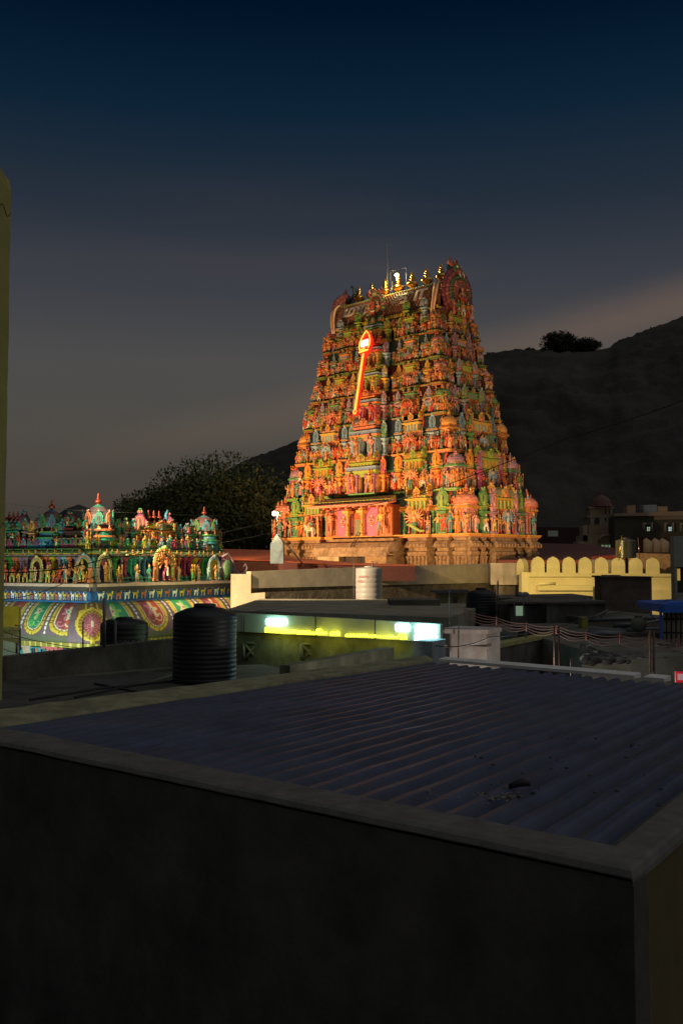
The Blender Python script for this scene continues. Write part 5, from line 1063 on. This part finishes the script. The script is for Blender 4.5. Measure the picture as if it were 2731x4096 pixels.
# houses in the middle right, dark
o = empty('low_house', tuple(P(2200, 2520, 48)), label='low dark house with a small greenish lit window behind the pipes', cat='house'); Io = np.eye(4); Io[:3, 3] = -np.array(o.location)
MW = mat('damp_plaster', (.17, .16, .125), .95, noise=.4, scale=1.5, bump=.4, stain=(.06, .055, .045), stain_amt=.8)
build('wall', join([wallq([(2040, 2422, 48), (2186, 2424, 48)], 5, -7), wallq([(2186, 2416, 47), (2420, 2414, 47)], 4, -7)]), MW, o, Io)
build('roof', join([wallq([(1990, 2404, 47.6), (2200, 2410, 46.8), (2430, 2405, 46.8)], 6, P(1990, 2416, 47)[2]), wallq([(2000, 2392, 54), (2370, 2385, 54)], 5, -4)]), DARK1, o, Io)
w_ = build('window', wallq([(2062, 2424, 47.93), (2094, 2424, 47.93)], .04, P(2062, 2463, 47.9)[2]), emitm('window_glow', (.42, .62, .42), .32), o, Io)
build('frame', join([tube([P(x, 2424, 47.9), P(x, 2463, 47.9)], .035, 4) for x in (2062, 2072, 2082, 2094)]+[tube([P(2060, 2424, 47.9), P(2096, 2424, 47.9)], .04, 4)]), BLACK, w_)
w_.children[0].matrix_parent_inverse = Matrix.Identity(4)
for k, (sx, sy, Y, rx, lb) in enumerate(((2080, 2385, 56, 22, 'small overturned metal basin on the dark roof near the parapet pier'), (2100, 2380, 58, 16, 'second metal basin leaning behind the first on the dark roof'), (2345, 2400, 50, 13, 'small wire basket on the dark roof by the brown block'))):
    c = P(sx, sy, Y); q = rx*Y/F; tag1('basin', lathe([(q, 0), (q*.95, q*.3), (q*.7, q*.6), (q*.3, q*.75), (.01, q*.8)], 16).tf(M4(*c)), METAL, lb, 'basin')
# yellow beam wall, near dark walls
tag1('yellow_ledge', join([wallq([(1988, 2578, 33), (2350, 2508, 42)], .5, P(1988, 2594, 33)[2])]), mat('yellow_ledge_paint', (.36, .33, .12), .9, noise=.4), 'long yellowish parapet top running away between dark roofs', 'ledge')
tag1('dark_wall', wallq([(1990, 2592, 33.2), (2350, 2520, 42.2)], .4, -9), DARKW, 'dark wall under the yellowish parapet top', 'wall')
tag1('dark_wall', wallq([(1960, 2520, 36), (2070, 2517, 36)], 3, -9), DARKW, 'dark wall stub with a thin rail right of the plaster tank', 'wall')
tag1('rail', join([tube([P(1975, 2517, 35.8), P(2110, 2517, 35.8)], .02, 5)]+[tube([P(x, 2517, 35.8), P(x, 2560, 35.8)], .018, 5) for x in (2042, 2098, 2105)]), METAL, 'thin grey pipe rail over the dark wall stub', 'rail')
tag1('yellow_pillar', wallq([(2326, 2470, 40), (2350, 2470, 40)], .6, -5), mat('yellow_pillar_paint', (.26, .24, .05), .9), 'short yellow painted pillar at the end of the long ledge', 'pillar')
# cluttered dark roof with rubble
CL_ = rng; rb = []
for k in range(420):
    sx = rng.uniform(2330, 2760); sy = rng.uniform(2575, 2640); Y = 26+ (2640-sy)/65*6; c = P(sx, sy, Y); q = rng.uniform(.05, .20); v = rng.uniform(.02, .10) if rng.random() < .93 else .4
    rb.append(ball(0, 0, 0, q, q*rng.uniform(.6, 1.4), q*rng.uniform(.3, .8), (v, v*.95, v*.85), 5, 3).tf(M4(c[0], c[1], c[2]-.05, rz=rng.uniform(0, 3), ry=rng.uniform(-.5, .5))))
tag1('rubble', join(rb), PLAIN, 'heap of rubble and rags on the dark roof below the pipes', 'rubble').__setitem__('kind', 'stuff')
tag1('ruined_roof', join([wallq([(2330, 2600, 31.8), (2780, 2590, 32)], 6, -9), wallq([(2325, 2628, 27), (2520, 2640, 26), (2780, 2630, 26)], 5, -9)]), MW, 'low ruined roof edge with crumbling plaster', 'roof')
sc2 = []
for k, (x0, y0, x1, y1, Y, r) in enumerate(((2355, 2517, 2560, 2522, 38, .05), (2450, 2500, 2570, 2497, 40, .09), (2470, 2518, 2640, 2514, 40, .05), (2550, 2486, 2600, 2455, 42, .03), (2600, 2458, 2640, 2490, 42, .03), (2330, 2490, 2430, 2440, 42, .04), (2400, 2470, 2412, 2445, 42, .03), (2480, 2510, 2640, 2480, 41, .05), (2330, 2480, 2640, 2470, 44, .10), (2350, 2530, 2500, 2536, 36, .12))):
    sc2.append(tube([P(x0, y0, Y), P(x1, y1, Y)], r, 6, (.25, .24, .2)))
tag1('scrap_poles', join(sc2), METAL, 'tangle of scrap poles and pipes lying on the dark roof', 'scrap').__setitem__('kind', 'stuff')
o = build('clutter_slab', join([wallq([(2350, 2472, 45), (2660, 2462, 46)], 6, -9), wallq([(2345, 2540, 36), (2660, 2535, 37)], 7, -9)]), DARK1, None, label='dark cluttered roof terrace left of the blue framed shed', cat='roof terrace')
c = P(2552, 2530, 37); tag1('clay_pot', join([ball(0, 0, .3, .30, .30, .30, (.2,)*3, 14, 9), lathe([(.12, .55), (.16, .62), (.13, .63)], 12)]).tf(M4(*c)), mat('pot_clay', (.16, .15, .10), .6), 'round clay pot among the scrap on the dark roof', 'pot')
# blue framed shed and grey building at the right edge
o = empty('blue_shed', tuple(P(2690, 2580, 36)), label='blue framed shed with pale barred sides at the right edge', cat='shed'); Io = np.eye(4); Io[:3, 3] = -np.array(o.location)
BLU = mat('blue_paint', (.02, .13, .55), .5, noise=.15)
build('roof', join([wallq([(2632, 2432, 35.6), (2655, 2418, 35.4), (2780, 2424, 35.4)], 3, P(2632, 2450, 35.6)[2]), wallq([(2640, 2415, 36.5), (2780, 2408, 36.5)], 3, P(2632, 2440, 35.6)[2])]), BLU, o, Io)
build('post', wallq([(2638, 2440, 35.7), (2646, 2440, 35.7)], .1, P(2638, 2580, 35.7)[2]), BLU, o, Io)
build('panel', wallq([(2652, 2445, 36), (2780, 2452, 36)], .1, P(2652, 2585, 36)[2]), mat('shed_panel', (.42, .38, .30), .7), o, Io)
build('bars', join([tube([P(x, 2445, 35.85), P(x, 2585, 35.85)], .03, 4) for x in range(2664, 2770, 19)]+[tube([P(2650, y, 35.85), P(2780, y+2, 35.85)], .03, 4) for y in (2475, 2530)]), BLACK, o, Io)
o = empty('grey_building', tuple(P(2720, 2400, 62)*np.array([1, 1, 0])+np.array([0, 0, -10])), label='plain grey building with a dark doorway cut by the right edge', cat='building'); Io = np.eye(4); Io[:3, 3] = -np.array(o.location)
build('wall', join([wallq([(2692, 2144, 62), (2830, 2144, 62)], .7, P(2700, 2268, 62)[2]), wallq([(2696, 2270, 62), (2706, 2270, 62)], .7, -10), wallq([(2706, 2372, 62.02), (2830, 2372, 62.02)], .7, -10)]), mat('grey_wall', (.30, .32, .28), .85, noise=.15), o, Io)
build('doorway', join([wallq([(2702, 2269, 62.6), (2830, 2269, 62.6)], .2, P(2702, 2372, 62.6)[2])]), BLACK, o, Io)
build('lit_gap', join([wallq([(2706, 2275, 62.4), (2718, 2275, 62.4)], .05, P(2706, 2322, 62.4)[2])]), emitm('amber_window', (.85, .55, .12), .35), o, Io)
# tin shed roof and wall behind the battlements
tag1('tin_roof', join([wallq([(2365, 2226, 92), (2500, 2216, 92)], .4, P(2365, 2236, 92)[2])]), mat('dark_red_tin', (.22, .03, .02), .7), 'dark red tin roof edge behind the battlements', 'roof')
tag1('pale_shed', join([wallq([(2368, 2238, 92.3), (2498, 2232, 92.3)], 3, -8)]), mat('pale_shed_boards', (.36, .30, .22), .8, noise=.3), 'pale boarded shed seen through the gaps of the battlements', 'shed')
tag1('orange_wall', join([wallq([(2535, 2212, 90), (2690, 2216, 90)], 2, -8)]), mat('orange_wall_paint', (.30, .18, .08), .9, noise=.4), 'dim orange brown wall with damp stains behind the right battlements', 'wall')
# far temple buildings on the right
FB = mat('far_cream_wall', (.34, .26, .18), .9, noise=.2)
o = empty('cupola_building', tuple(P(2400, 2200, 200)*np.array([1, 1, 0])+np.array([0, 0, -10])), label='far dim cream building with stepped tower and tiled cupola below the hill', cat='building'); Io = np.eye(4); Io[:3, 3] = -np.array(o.location); s = 200/F
cx_ = P(2405, 2150, 200)
build('tower', join([wallq([(2358, 2035, 200), (2448, 2035, 200)], 4, -10), wallq([(2352, 2027, 199.8), (2453, 2027, 199.8)], 4.5, P(2352, 2034, 199.8)[2]), wallq([(2346, 2064, 199.5), (2458, 2062, 199.5)], 5, P(2346, 2069, 199.5)[2]), wallq([(2352, 2066, 199.6), (2455, 2066, 199.6)], 5, -10)]), FB, o, Io)
build('cupola', join([lathe([(46*s, 0), (43*s, 8*s), (36*s, 24*s), (24*s, 38*s), (8*s, 46*s), (3*s, 50*s), (5*s, 52*s), (1*s, 60*s)], 12, smooth=False).tf(M4(*P(2403, 2027, 201)))]), mat('cupola_tiles', (.16, .08, .06), .9), o, Io)
build('hall_block', join([wallq([(2330, 2142, 197), (2345, 2140, 197), (2460, 2145, 197)], 6, -10), wallq([(2330, 2105, 197), (2348, 2100, 197)], 3, -10), wallq([(2310, 2165, 196), (2460, 2168, 196)], 4, -10)]), mat('far_block_wall', (.42, .33, .22), .9, noise=.2), o, Io)
gw = [wallq([(x, y0, 199.4), (x+w_, y0, 199.4)], .05, P(x, y1, 199.4)[2]) for x, w_, y0, y1 in ((2417, 7, 2036, 2057), (2432, 7, 2036, 2057), (2378, 18, 2071, 2096), (2418, 6, 2070, 2084), (2435, 8, 2070, 2084), (2353, 5, 2072, 2098))]
for g in gw: build('window', g, BLACK, o, Io)
for x in (2404, 2418, 2432): build('window', wallq([(x, 2180, 195.9), (x+9, 2180, 195.9)], .05, P(x, 2194, 195.9)[2]), emitm('dim_window', (.40, .55, .36), .30), o, Io)
build('arch', tube([P(2402+26*math.cos(t)+20, 2165-22*math.sin(t), 195.8) for t in np.linspace(0, math.pi, 12)], .35, 6), FB, o, Io)
o = empty('long_building', tuple(P(2600, 2100, 190)*np.array([1, 1, 0])+np.array([0, 0, -10])), label='long far building with roof cornice and three lit windows below the hill', cat='building'); Io = np.eye(4); Io[:3, 3] = -np.array(o.location)
build('wall', join([wallq([(2455, 2060, 190), (2800, 2050, 188)], 8, -10)]), mat('far_long_wall', (.09, .078, .05), .9), o, Io)
build('cornice', join([wallq([(2455, 2054, 189.5), (2800, 2042, 187.5)], 8.5, P(2500, 2064, 189)[2]), wallq([(2530, 2066, 189.7), (2800, 2060, 187.7)], .5, P(2530, 2078, 189)[2])]), FB, o, Io)
for x, c_ in ((2574, (.45, .6, .42)), (2660, (.6, .8, .8)), (2722, (.9, .7, .2))):
    w_ = build('window', wallq([(x, 2096, 187.2), (x+28, 2096, 187.1)], .05, P(x, 2126, 187)[2]), BLACK, o, Io)
    build('pane', join([wallq([(x+12+k*7, 2108+j*9, 187.05), (x+17+k*7, 2108+j*9, 187.05)], .03, P(x, 2115+j*9, 187)[2]) for k in range(2) for j in range(2)]), emitm('window_light', c_, .55), w_, Io)
    build('frame', tube([P(x-1, 2127, 187), P(x-1, 2095, 187), P(x+29, 2094, 187), P(x+29, 2126, 187)], .3, 4), FB, w_, Io)
build('roof_box', join([wallq([(2506, 2022, 190), (2540, 2020, 190)], 3, P(2506, 2060, 189)[2])]), FB, o, Io); build('roof_box', wallq([(2572, 2020, 190), (2625, 2018, 190)], 3, P(2572, 2052, 189)[2]), mat('blue_grey_box', (.2, .25, .3), .9), o, Io); build('roof_box', wallq([(2628, 2026, 190), (2668, 2026, 190)], 3, P(2628, 2050, 189)[2]), FB, o, Io)
tag1('maroon_roof', join([loft([[P(2000, 2170, 175), P(2330, 2176, 165), P(2480, 2195, 160), P(2480, 2240, 120), P(1990, 2240, 120)], [v-np.array([0, 0, .5]) for v in (P(2000, 2170, 175), P(2330, 2176, 165), P(2480, 2195, 160), P(2480, 2240, 120), P(1990, 2240, 120))]])]), mat('maroon_sheet', (.13, .035, .025), .8), 'sloping maroon sheet roof between the gate tower and the far cream building', 'roof')
tag1('maroon_roof', join([wallq([(2130, 2108, 230), (2560, 2112, 230)], 10, -10), wallq([(2480, 2152, 185), (2690, 2150, 185)], 2, -10)]), mat('dark_maroon', (.05, .02, .016), .9), 'long low dark maroon roof at the foot of the hill', 'roof')
p = P(2210, 2128, 228); tag1('roof_vent', join([box(-1.1, 1.1, -.3, .3, -1.0, .3)]).tf(M4(*p)), emitm('dim_vent', (.10, .11, .09), .25), 'small pale skylight on the dark maroon roof', 'skylight')
for k, x in enumerate((2590, 2625, 2655)): p = P(x, 2178, 150); tag1('vent_cowl', tube([(0, 0, -1.2), (0, 0, .2), (-.5, 0, .8)], [.75, .75, .3], 10).tf(M4(*p)), FB, ['first pale vent cowl beside the dark glossy tank', 'middle one of three pale vent cowls', 'last pale vent cowl towards the grey building'][k], 'vent', group='vent cowls on the far roof')
# ================================================ NEAR: terrace, blue roof, ledges, pillar
TZ = -3.0
a_, b_ = PZ(-400, 2742, TZ), PZ(1000, 2668, TZ)
tag1('terrace', loft([[np.array([-14, 9, TZ]), np.array([-3.0, 12.5, TZ]), np.array([2.5, 22.2, TZ]), P(1050, 2650, 30)*np.array([1, 1, 0])+np.array([0, 0, TZ]), np.array([-16, 26, TZ])], [np.array([-14, 9, -9.9]), np.array([-3.0, 12.5, -9.9]), np.array([2.5, 22.2, -9.9]), P(1050, 2650, 30)*np.array([1, 1, 0])+np.array([0, 0, -9.9]), np.array([-16, 26, -9.9])]], (.1,)*3),
     mat('terrace_tiles', (.085, .08, .065), .85, noise=.5, scale=2.2, bump=.6, stain=(.02, .02, .018), stain_amt=.8, stretch=(.6, 2.5, 1)), 'dark stained terrace floor behind the blue roof', 'terrace').__setitem__('kind', 'structure')
crk = [tube([P(*p, 24) if False else PZ(*p, TZ+.02) for p in pts], .035, 4) for pts in ([(120, 2800), (400, 2755), (690, 2725)], [(380, 2735), (560, 2770), (640, 2765)], [(300, 2790), (520, 2745), (700, 2700)])]
tag1('floor_pipe', join(crk), BLACK, 'thin black pipes lying across the stained terrace floor', 'pipe')
tw = empty('terrace_wall', tuple(P(350, 2740, 26.5)), label='weathered grey concrete wall at the back of the near terrace below the hall', cat='wall'); twI = np.eye(4); twI[:3, 3] = -np.array(tw.location)
TWM = mat('sooty_concrete', (.15, .14, .105), .95, noise=.5, scale=1.4, bump=.7, stain=(.035, .033, .028), stain_amt=.75)
build('wall', join([wallq([(-200, 2637, 26), (30, 2626, 26), (700, 2556, 28.5)], .35, -9.9)]), TWM, tw, twI)
build('step', wallq([(-200, 2745, 25.6), (30, 2728, 25.7), (700, 2672, 28.1)], .5, -9.9), TWM, tw, twI)
for k, (x, y0, y1, lb) in enumerate(((68, 2570, 2615, 'short grey pipe stub standing on the terrace wall at far left'), (333, 2485, 2600, 'thin dark pipe rising before the painted lotus'), (418, 2392, 2590, 'tall grey pipe left of the lettered black tank'))):
    tag1('standing_pipe', tube([P(x, y1, 27.2), P(x, y0, 27.2)], [.03, .02, .045][k], 8), METAL, lb, 'pipe')
o = tag1('bent_pipe', tube([P(83, 2600, 27.3), P(82, 2505, 27.3), P(60, 2500, 27.3)], .02, 6), METAL, 'bent thin pipe beside the yellow poster wall at far left', 'pipe')
# yellow poster wall at far left
o = empty('poster_wall', tuple(P(30, 2620, 40)*np.array([1, 1, 0])+np.array([0, 0, -9.9])), label='yellow and grey painted wall with faded Tamil lettering beside the left pillar', cat='wall'); Io = np.eye(4); Io[:3, 3] = -np.array(o.location)
build('wall', wallq([(-120, 2426, 40), (76, 2426, 40)], .3, P(0, 2510, 40)[2]), mat('yellow_stained_paint', (.62, .55, .06), .85, noise=.35, scale=1.2, stain=(.25, .2, .04), stain_amt=.5), o, Io)
build('lower_wall', wallq([(-120, 2510, 40.01), (75, 2510, 40.01)], .28, -9.9), mat('grey_green_paint', (.26, .27, .12), .85, noise=.3), o, Io)
WL = mat('white_lettering', (.55, .55, .42), .8)
def letters(txt, sx, sy, Y, hpx, par, Io, m):
    g = textmesh(txt, 1, .01, .01); h = g.V[:, 2].max()-g.V[:, 2].min(); k = hpx*Y/F/h; p = P(sx, sy, Y); build('lettering', g.tf(M4(p[0], p[1]-.03, p[2], sx=k, sy=1, sz=k)), m, par, Io)
letters('லயம்', 44, 2552, 39.95, 22, o, Io, WL); letters('ரணை', 44, 2520, 39.95, 18, o, Io, mat('faded_lettering', (.42, .42, .2), .9))
build('arch_panel', plate([(-1.1, -.6), (.38, -.6), (.38, .05), (.2, .16), (-.2, .26), (-.7, .26), (-1.1, .2)], .04, (.5,)*3).tf(M4(*(P(38, 2588, 39.9)))), mat('pale_cyan_paint', (.5, .66, .62), .8), o, Io)
lamp('street_glow', tuple(P(60, 2470, 37)), tuple(P(30, 2500, 40)), 60, (1, .95, .5), 150, size=.2)
# ---- blue corrugated roof between concrete copings (plane 1.72 m under the eye)
ZR = -1.72
oA0, oA1 = PZ(-420, 2876, ZR), PZ(2528, 3482, ZR)              # outer front edge, left .. corner
iA0, iA1 = PZ(-330, 2838, ZR), PZ(2448, 3372, ZR)
oC1, iC1 = PZ(1700, 2618, ZR), PZ(1730, 2634, ZR)
oD1, iD1 = PZ(3340, 2806, ZR), PZ(3240, 2762, ZR)
far0, far1 = PZ(1738, 2634, ZR), PZ(3240, 2762, ZR)
def coping(pts_o, pts_i, z1, z0, wob=.005, n=34, seed=0):
    r = np.random.default_rng(seed); rings = []
    for k in range(n+1):
        t = k/n; po = pts_o[0]+(pts_o[1]-pts_o[0])*t; pi_ = pts_i[0]+(pts_i[1]-pts_i[0])*t; q = r.normal(size=3)*wob*(0 < k < n); w = (pi_-po); w[2] = 0; wl_ = np.linalg.norm(w); w /= wl_
        zt_ = z1+q[0]*.6
        rings.append([np.array([*(po)[:2], z0]), np.array([*(po+w*(.0+q[1]*.4))[:2], zt_-.05]), np.array([*(po+w*(.03+q[1]*.4))[:2], zt_-.012]), np.array([*(po+w*.09)[:2], zt_]), np.array([*(pi_-w*.06)[:2], zt_]), np.array([*(pi_-w*.02)[:2], zt_-.02]), np.array([*(pi_+w*q[2]*.4)[:2], zt_-.06]), np.array([*pi_[:2], z0])])
    return loft(rings, (.3,)*3, False)
hb2 = empty('near_building', (0, 6, -9.9), label='near concrete building whose rough coping frames the blue roof', cat='building'); nI = np.eye(4); nI[:3, 3] = (0, -6, 9.9)
build('front_coping', coping([oA0, oA1], [iA0, iA1], ZR, ZR-.04, seed=1), CONCL, hb2, nI)
build('right_coping', coping([oA1, oD1], [iA1, iD1], ZR-.003, ZR-.09, seed=2), CONCL, hb2, nI)
YC = mat('lit_tint_concrete', (.30, .28, .16), .9, noise=.45, scale=4, bump=.5, stain=(.12, .11, .06), stain_amt=.6)  # lighter olive tone paints the sign's light onto the left coping
build('left_coping', coping([PZ(-60, 2838, ZR), oC1], [PZ(-60, 2907, ZR), iC1], ZR-.006, ZR-.3, seed=3), YC, hb2, nI)
# walls under the copings
def down(p, q, zt, inset): 
    d = q-p; d[2] = 0; d /= np.linalg.norm(d); n = np.array([-d[1], d[0], 0]); n = n if n[1] > 0 else -n
    A, B = p+n*inset, q+n*inset; r = lambda a: [np.array([*a[:2], zt]), np.array([*(a+n*.2)[:2], zt]), np.array([*(a+n*.2)[:2], -9.9]), np.array([*a[:2], -9.9])]
    return loft([r(A), r(B)])
FW = mat('dark_smeared_wall', (.078, .075, .068), .95, noise=.5, scale=1.6, bump=.7, stain=(.035, .033, .03), stain_amt=.6)  # even dark base with darker smears
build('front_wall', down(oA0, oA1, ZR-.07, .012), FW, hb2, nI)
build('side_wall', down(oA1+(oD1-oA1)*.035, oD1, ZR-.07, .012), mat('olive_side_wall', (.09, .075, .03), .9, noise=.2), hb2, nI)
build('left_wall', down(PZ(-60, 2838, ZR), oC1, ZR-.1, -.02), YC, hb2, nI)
# corrugated sheet: ridges run from the front coping to the far edge
NR = 27; m = 12; k1 = []
al = PZ(-15, 2899, ZR)
Rf0, Rf1 = iC1+(iC1-al)*.02, far1+(far1-far0)*.1
rows = []
uu = np.linspace(0, 1, NR*m+1); prof = []
for q in uu*NR:
    f_ = q % 1; prof.append(.085*(1 if f_ < .28 else 1-(f_-.28)/.22 if f_ < .50 else 0 if f_ < .80 else (f_-.80)/.20))
prof = np.array(prof)
nr_ = 26; 
# bilinear patch between front inner edge (al -> iA1) and far edge (iC1 -> far1)
for j in range(nr_+1):
    v = j/nr_; A = al+(iC1-al)*v; B = iA1+(iD1-iA1)*v; row = A[None]+(B-A)[None]*uu[:, None]; row = row.copy(); row[:, 2] = ZR-.125+prof+.006*math.sin(j*1.7)*np.sin(uu*37)-(.012 if 9 <= j else 0)-(.012 if 18 <= j else 0); rows.append(row)
V = np.array(rows); nn1, nn2 = V.shape[:2]; idx = np.arange(nn1*nn2).reshape(nn1, nn2); a_, b_, c_, d_ = idx[:-1, :-1], idx[:-1, 1:], idx[1:, 1:], idx[1:, :-1]
T = np.concatenate([np.stack([a_, b_, c_], -1).reshape(-1, 3), np.stack([a_, c_, d_], -1).reshape(-1, 3)])
BR = mat('blue_sheet_roof', (.042, .053, .108), .5, metal=.0, noise=.5, scale=1.3, bump=.12, stain=(.07, .068, .07), stain_amt=.35)
cr = tag1('corrugated_roof', G(V.reshape(-1, 3), T, (.1,)*3, False), BR, 'large dark blue corrugated sheet roof framed by concrete copings in the foreground', 'roof')
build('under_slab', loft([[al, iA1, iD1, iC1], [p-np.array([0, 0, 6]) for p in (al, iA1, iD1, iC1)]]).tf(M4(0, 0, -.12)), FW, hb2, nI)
# white gutter behind the far edge
def gut(s0, s1): 
    p, q = PZ(s0[0], s0[1]+4, ZR-.04), PZ(s1[0], s1[1]+4, ZR-.04); d = (q-p); d[2] = 0; d /= np.linalg.norm(d); n = np.array([-d[1], d[0], 0]); r = lambda a: [a+np.array([0, 0, -.05]), a+np.array([0, 0, .0]), a+n*.22+np.array([0, 0, .03]), a+n*.22+np.array([0, 0, -.05])]
    return loft([r(p), r(q)])
GUT = mat('white_gutter_paint', (.82, .80, .74), .6, noise=.2, scale=3)
tag1('gutter', gut((1752, 2632), (2534, 2698)), GUT, 'long white metal gutter strip along the far edge of the blue roof', 'gutter'); tag1('gutter', gut((2572, 2703), (2655, 2710)), GUT, 'short loose piece of white gutter near the right edge', 'gutter')
# debris on the roof
db = []
for k in range(45):
    t = rng.random(); sx = rng.uniform(1900, 2731) if k < 110 else rng.uniform(1350, 2731); sy = rng.uniform(2950, 3330) if k < 110 else rng.uniform(2800, 3250)
    if sy > 3170+(sx-1900)*.18: continue
    p = PZ(sx, sy, ZR-.04); q = rng.uniform(.008, .022); v = rng.uniform(.02, .12); db.append(ball(0, 0, 0, q*1.6, q, q*.5, (v, v*.9, v*.7), 5, 3).tf(M4(p[0], p[1], p[2]+.005, rz=rng.uniform(0, 3))))
for (cx_, cy_, n_, w_) in ((1975, 3185, 60, 55), (1700, 3160, 20, 25)):
    for k in range(n_): p = PZ(cx_+rng.normal()*w_, cy_+rng.normal()*12, ZR-.045); db.append(ball(0, 0, 0, .02, .012, .004, (.26, .22, .15), 5, 3).tf(M4(*p, rz=rng.uniform(0, 3))))
p = PZ(2035, 3145, ZR-.03); db.append(tube([p, p+np.array([.10, .01, .03]), p+np.array([.17, .0, .02])], [.02, .035, .02], 7, (.03, .03, .03)))
tag1('debris', join(db), PLAIN, 'dry leaves, grit and scraps scattered on the blue roof', 'debris').__setitem__('kind', 'stuff')
# ---- left pillar standing on the left coping
pY = 13.2; q0 = PZ(14, 2818, ZR-.01); x1 = P(24, 2000, q0[1]+.5)[0]; x0 = x1-.62
top = P(10, 640, q0[1])[2]
pg = []; hh = [ZR-.02]+list(np.linspace(ZR+.4, top-.22, 30)); rings = []
for z in hh: w = rng.normal()*.0025; rings.append([(x0, q0[1], z), (x1-.012+w, q0[1], z), (x1+w, q0[1]+.012, z), (x1+w, q0[1]+.5, z), (x0, q0[1]+.5, z)])
rings.append([(x0, q0[1], top+.1), (x1-.02, q0[1], top-.06), (x1-.01, q0[1]+.012, top-.05), (x1-.02, q0[1]+.5, top-.08), (x0, q0[1]+.5, top+.1)])
PM = mat('olive_pillar_paint', (.36, .34, .09), .9, noise=.18, scale=2.5, bump=.3, stain=(.22, .21, .07), stain_amt=.4)
ck = [tube([(x1+.001, q0[1]+.5*t, zc+.05*math.sin(t*9+zc)) for t in np.linspace(.03, 1, 9)], .006, 4, (.03,)*3) for zc in (top-.55, ZR+2.2)]
pl_o = tag1('pillar', loft(rings), PM, 'tall olive yellow plastered pillar with a broken top at the left edge', 'pillar')
for g in ck: build('crack', g, BLACK, pl_o)
# ---- pipes on posts, right
def sag(p, q, d, n=14): return [p+(q-p)*t-np.array([0, 0, d*4*t*(1-t)]) for t in np.linspace(0, 1, n)]
knots = [P(1855, 2434, 26), P(1985, 2470, 25), P(2105, 2493, 24.2), P(2225, 2503, 23.5), P(2345, 2530, 23.3), P(2480, 2542, 23.1), P(2595, 2545, 23), P(2710, 2558, 22.8), P(2830, 2566, 22.6)]
pb_ = empty('pipe_bundle', tuple(knots[3]), label='sagging bundle of thin reddish white pipes strung across the dark roofs at right', cat='pipes'); pI = np.eye(4); pI[:3, 3] = -np.array(pb_.location)
PINK = mat('dull_pink_pipe', (.20, .11, .09), .6, noise=.3)
for w in range(4):
    pts = []
    for a, b_ in zip(knots[:-1], knots[1:]): pts += sag(a+np.array([0, w*.05, -.05*w]), b_+np.array([0, w*.05, -.05*w]), .05+.025*w, 8)[:-1]
    build('pipe', tube(pts, .009, 5), PINK, pb_, pI)
for i_, kx in enumerate(knots[1:-1]): build('clip', tube([kx+np.array([0, .06, .05]), kx+np.array([0, .06, -.2])], .014, 4), mat('rust_red_clip%d' % i_, (.28, .08, .05), .8) if i_ == 0 else bpy.data.materials['rust_red_clip0'], pb_, pI)
RP = mat('rusty_post', (.20, .10, .08), .85)
for k, (x, y0, y1, lb) in enumerate(((2216, 2500, 2645, 'rusty thin post, left of the pair carrying the pipe bundle'), (2234, 2503, 2640, 'rusty thin post, right of the pair carrying the pipe bundle'), (2598, 2520, 2650, 'rusty post left of the pair near the blue shed'), (2613, 2525, 2655, 'rusty post right of the pair near the blue shed'), (2282, 2632, 2665, 'short rusty stub behind the gutter'))):
    tag1('post', tube([P(x, y0, 22.8), P(x, y1+40, 22.8)], .022 if k != 4 else .02, 5), RP, lb, 'post')
for k, (x, y0, y1, Y, lb) in enumerate(((2092, 2388, 2510, 46, 'thin vertical pole beside the lit window'), (2056, 2412, 2520, 46, 'thin vertical pole left of the lit window'), (2533, 2375, 2430, 50, 'thin pole on the brown stair block'))):
    tag1('thin_pole', tube([P(x, y1, Y), P(x, y0, Y)], .025, 5), CONCL, lb, 'pole')
# red shop sign at the right edge
o = empty('red_sign', tuple(P(2720, 2700, 17.6)), label='corner of a red and white shop sign at the right edge beyond the blue roof', cat='sign'); Io = np.eye(4); Io[:3, 3] = -np.array(o.location)
build('board', wallq([(2700, 2686, 17.6), (2790, 2692, 17.6)], .05, P(2700, 2730, 17.6)[2]), mat('red_sign_paint', (.5, .02, .03), .4, emit=(.6, .01, .03), estr=.5), o, Io)
build('lettering', wallq([(2709, 2695, 17.57), (2790, 2701, 17.57)], .02, P(2709, 2720, 17.57)[2]), mat('white_sign_paint', (.7, .5, .5), .4, emit=(.8, .5, .5), estr=.3), o, Io)
# overhead wires
def wire(name, pts, r, d, lb):
    q = []
    for a, b_ in zip(pts[:-1], pts[1:]): q += sag(P(*a), P(*b_), d, 20)[:-1]
    q.append(P(*pts[-1])); tag1('wire', tube(q, r, 4), BLACK, lb, 'wire')
wire('w', [(380, 2235, 62), (1105, 2080, 76), (1650, 1985, 64), (2260, 1755, 52), (2800, 1575, 44)], .022, .10, 'long black wire crossing the gate tower and rising to the right')
wire('w', [(0, 2290, 30), (420, 2235, 40), (1110, 2125, 76), (1400, 2020, 70), (1640, 1985, 66)], .02, .15, 'black wire from the lamp mast dropping left across the painted hall')
wire('w', [(0, 2400, 30), (250, 2335, 38), (560, 2250, 50), (720, 2215, 60)], .013, .1, 'thin black wire slanting over the painted statues of the hall')
wire('w', [(0, 2520, 24), (180, 2570, 25), (420, 2600, 26)], .009, .03, 'thin black wire slanting down past the yellow poster wall')
wire('w', [(0, 2590, 24), (120, 2625, 25)], .009, .02, 'short black wire low beside the left pillar')
wire('w', [(1740, 2582, 22), (1960, 2548, 22), (2350, 2470, 30), (2731, 2380, 40)], .012, .1, 'black wire across the plaster tank and the dark roofs')
wire('w', [(0, 2012, 60), (500, 2050, 62), (1090, 2062, 76)], .010, .1, 'faint thin wire in the sky above the painted hall')
lamp('lane_glow', (3.9, 4.0, -5.2), None, 9, (1, .55, .2), size=.3)
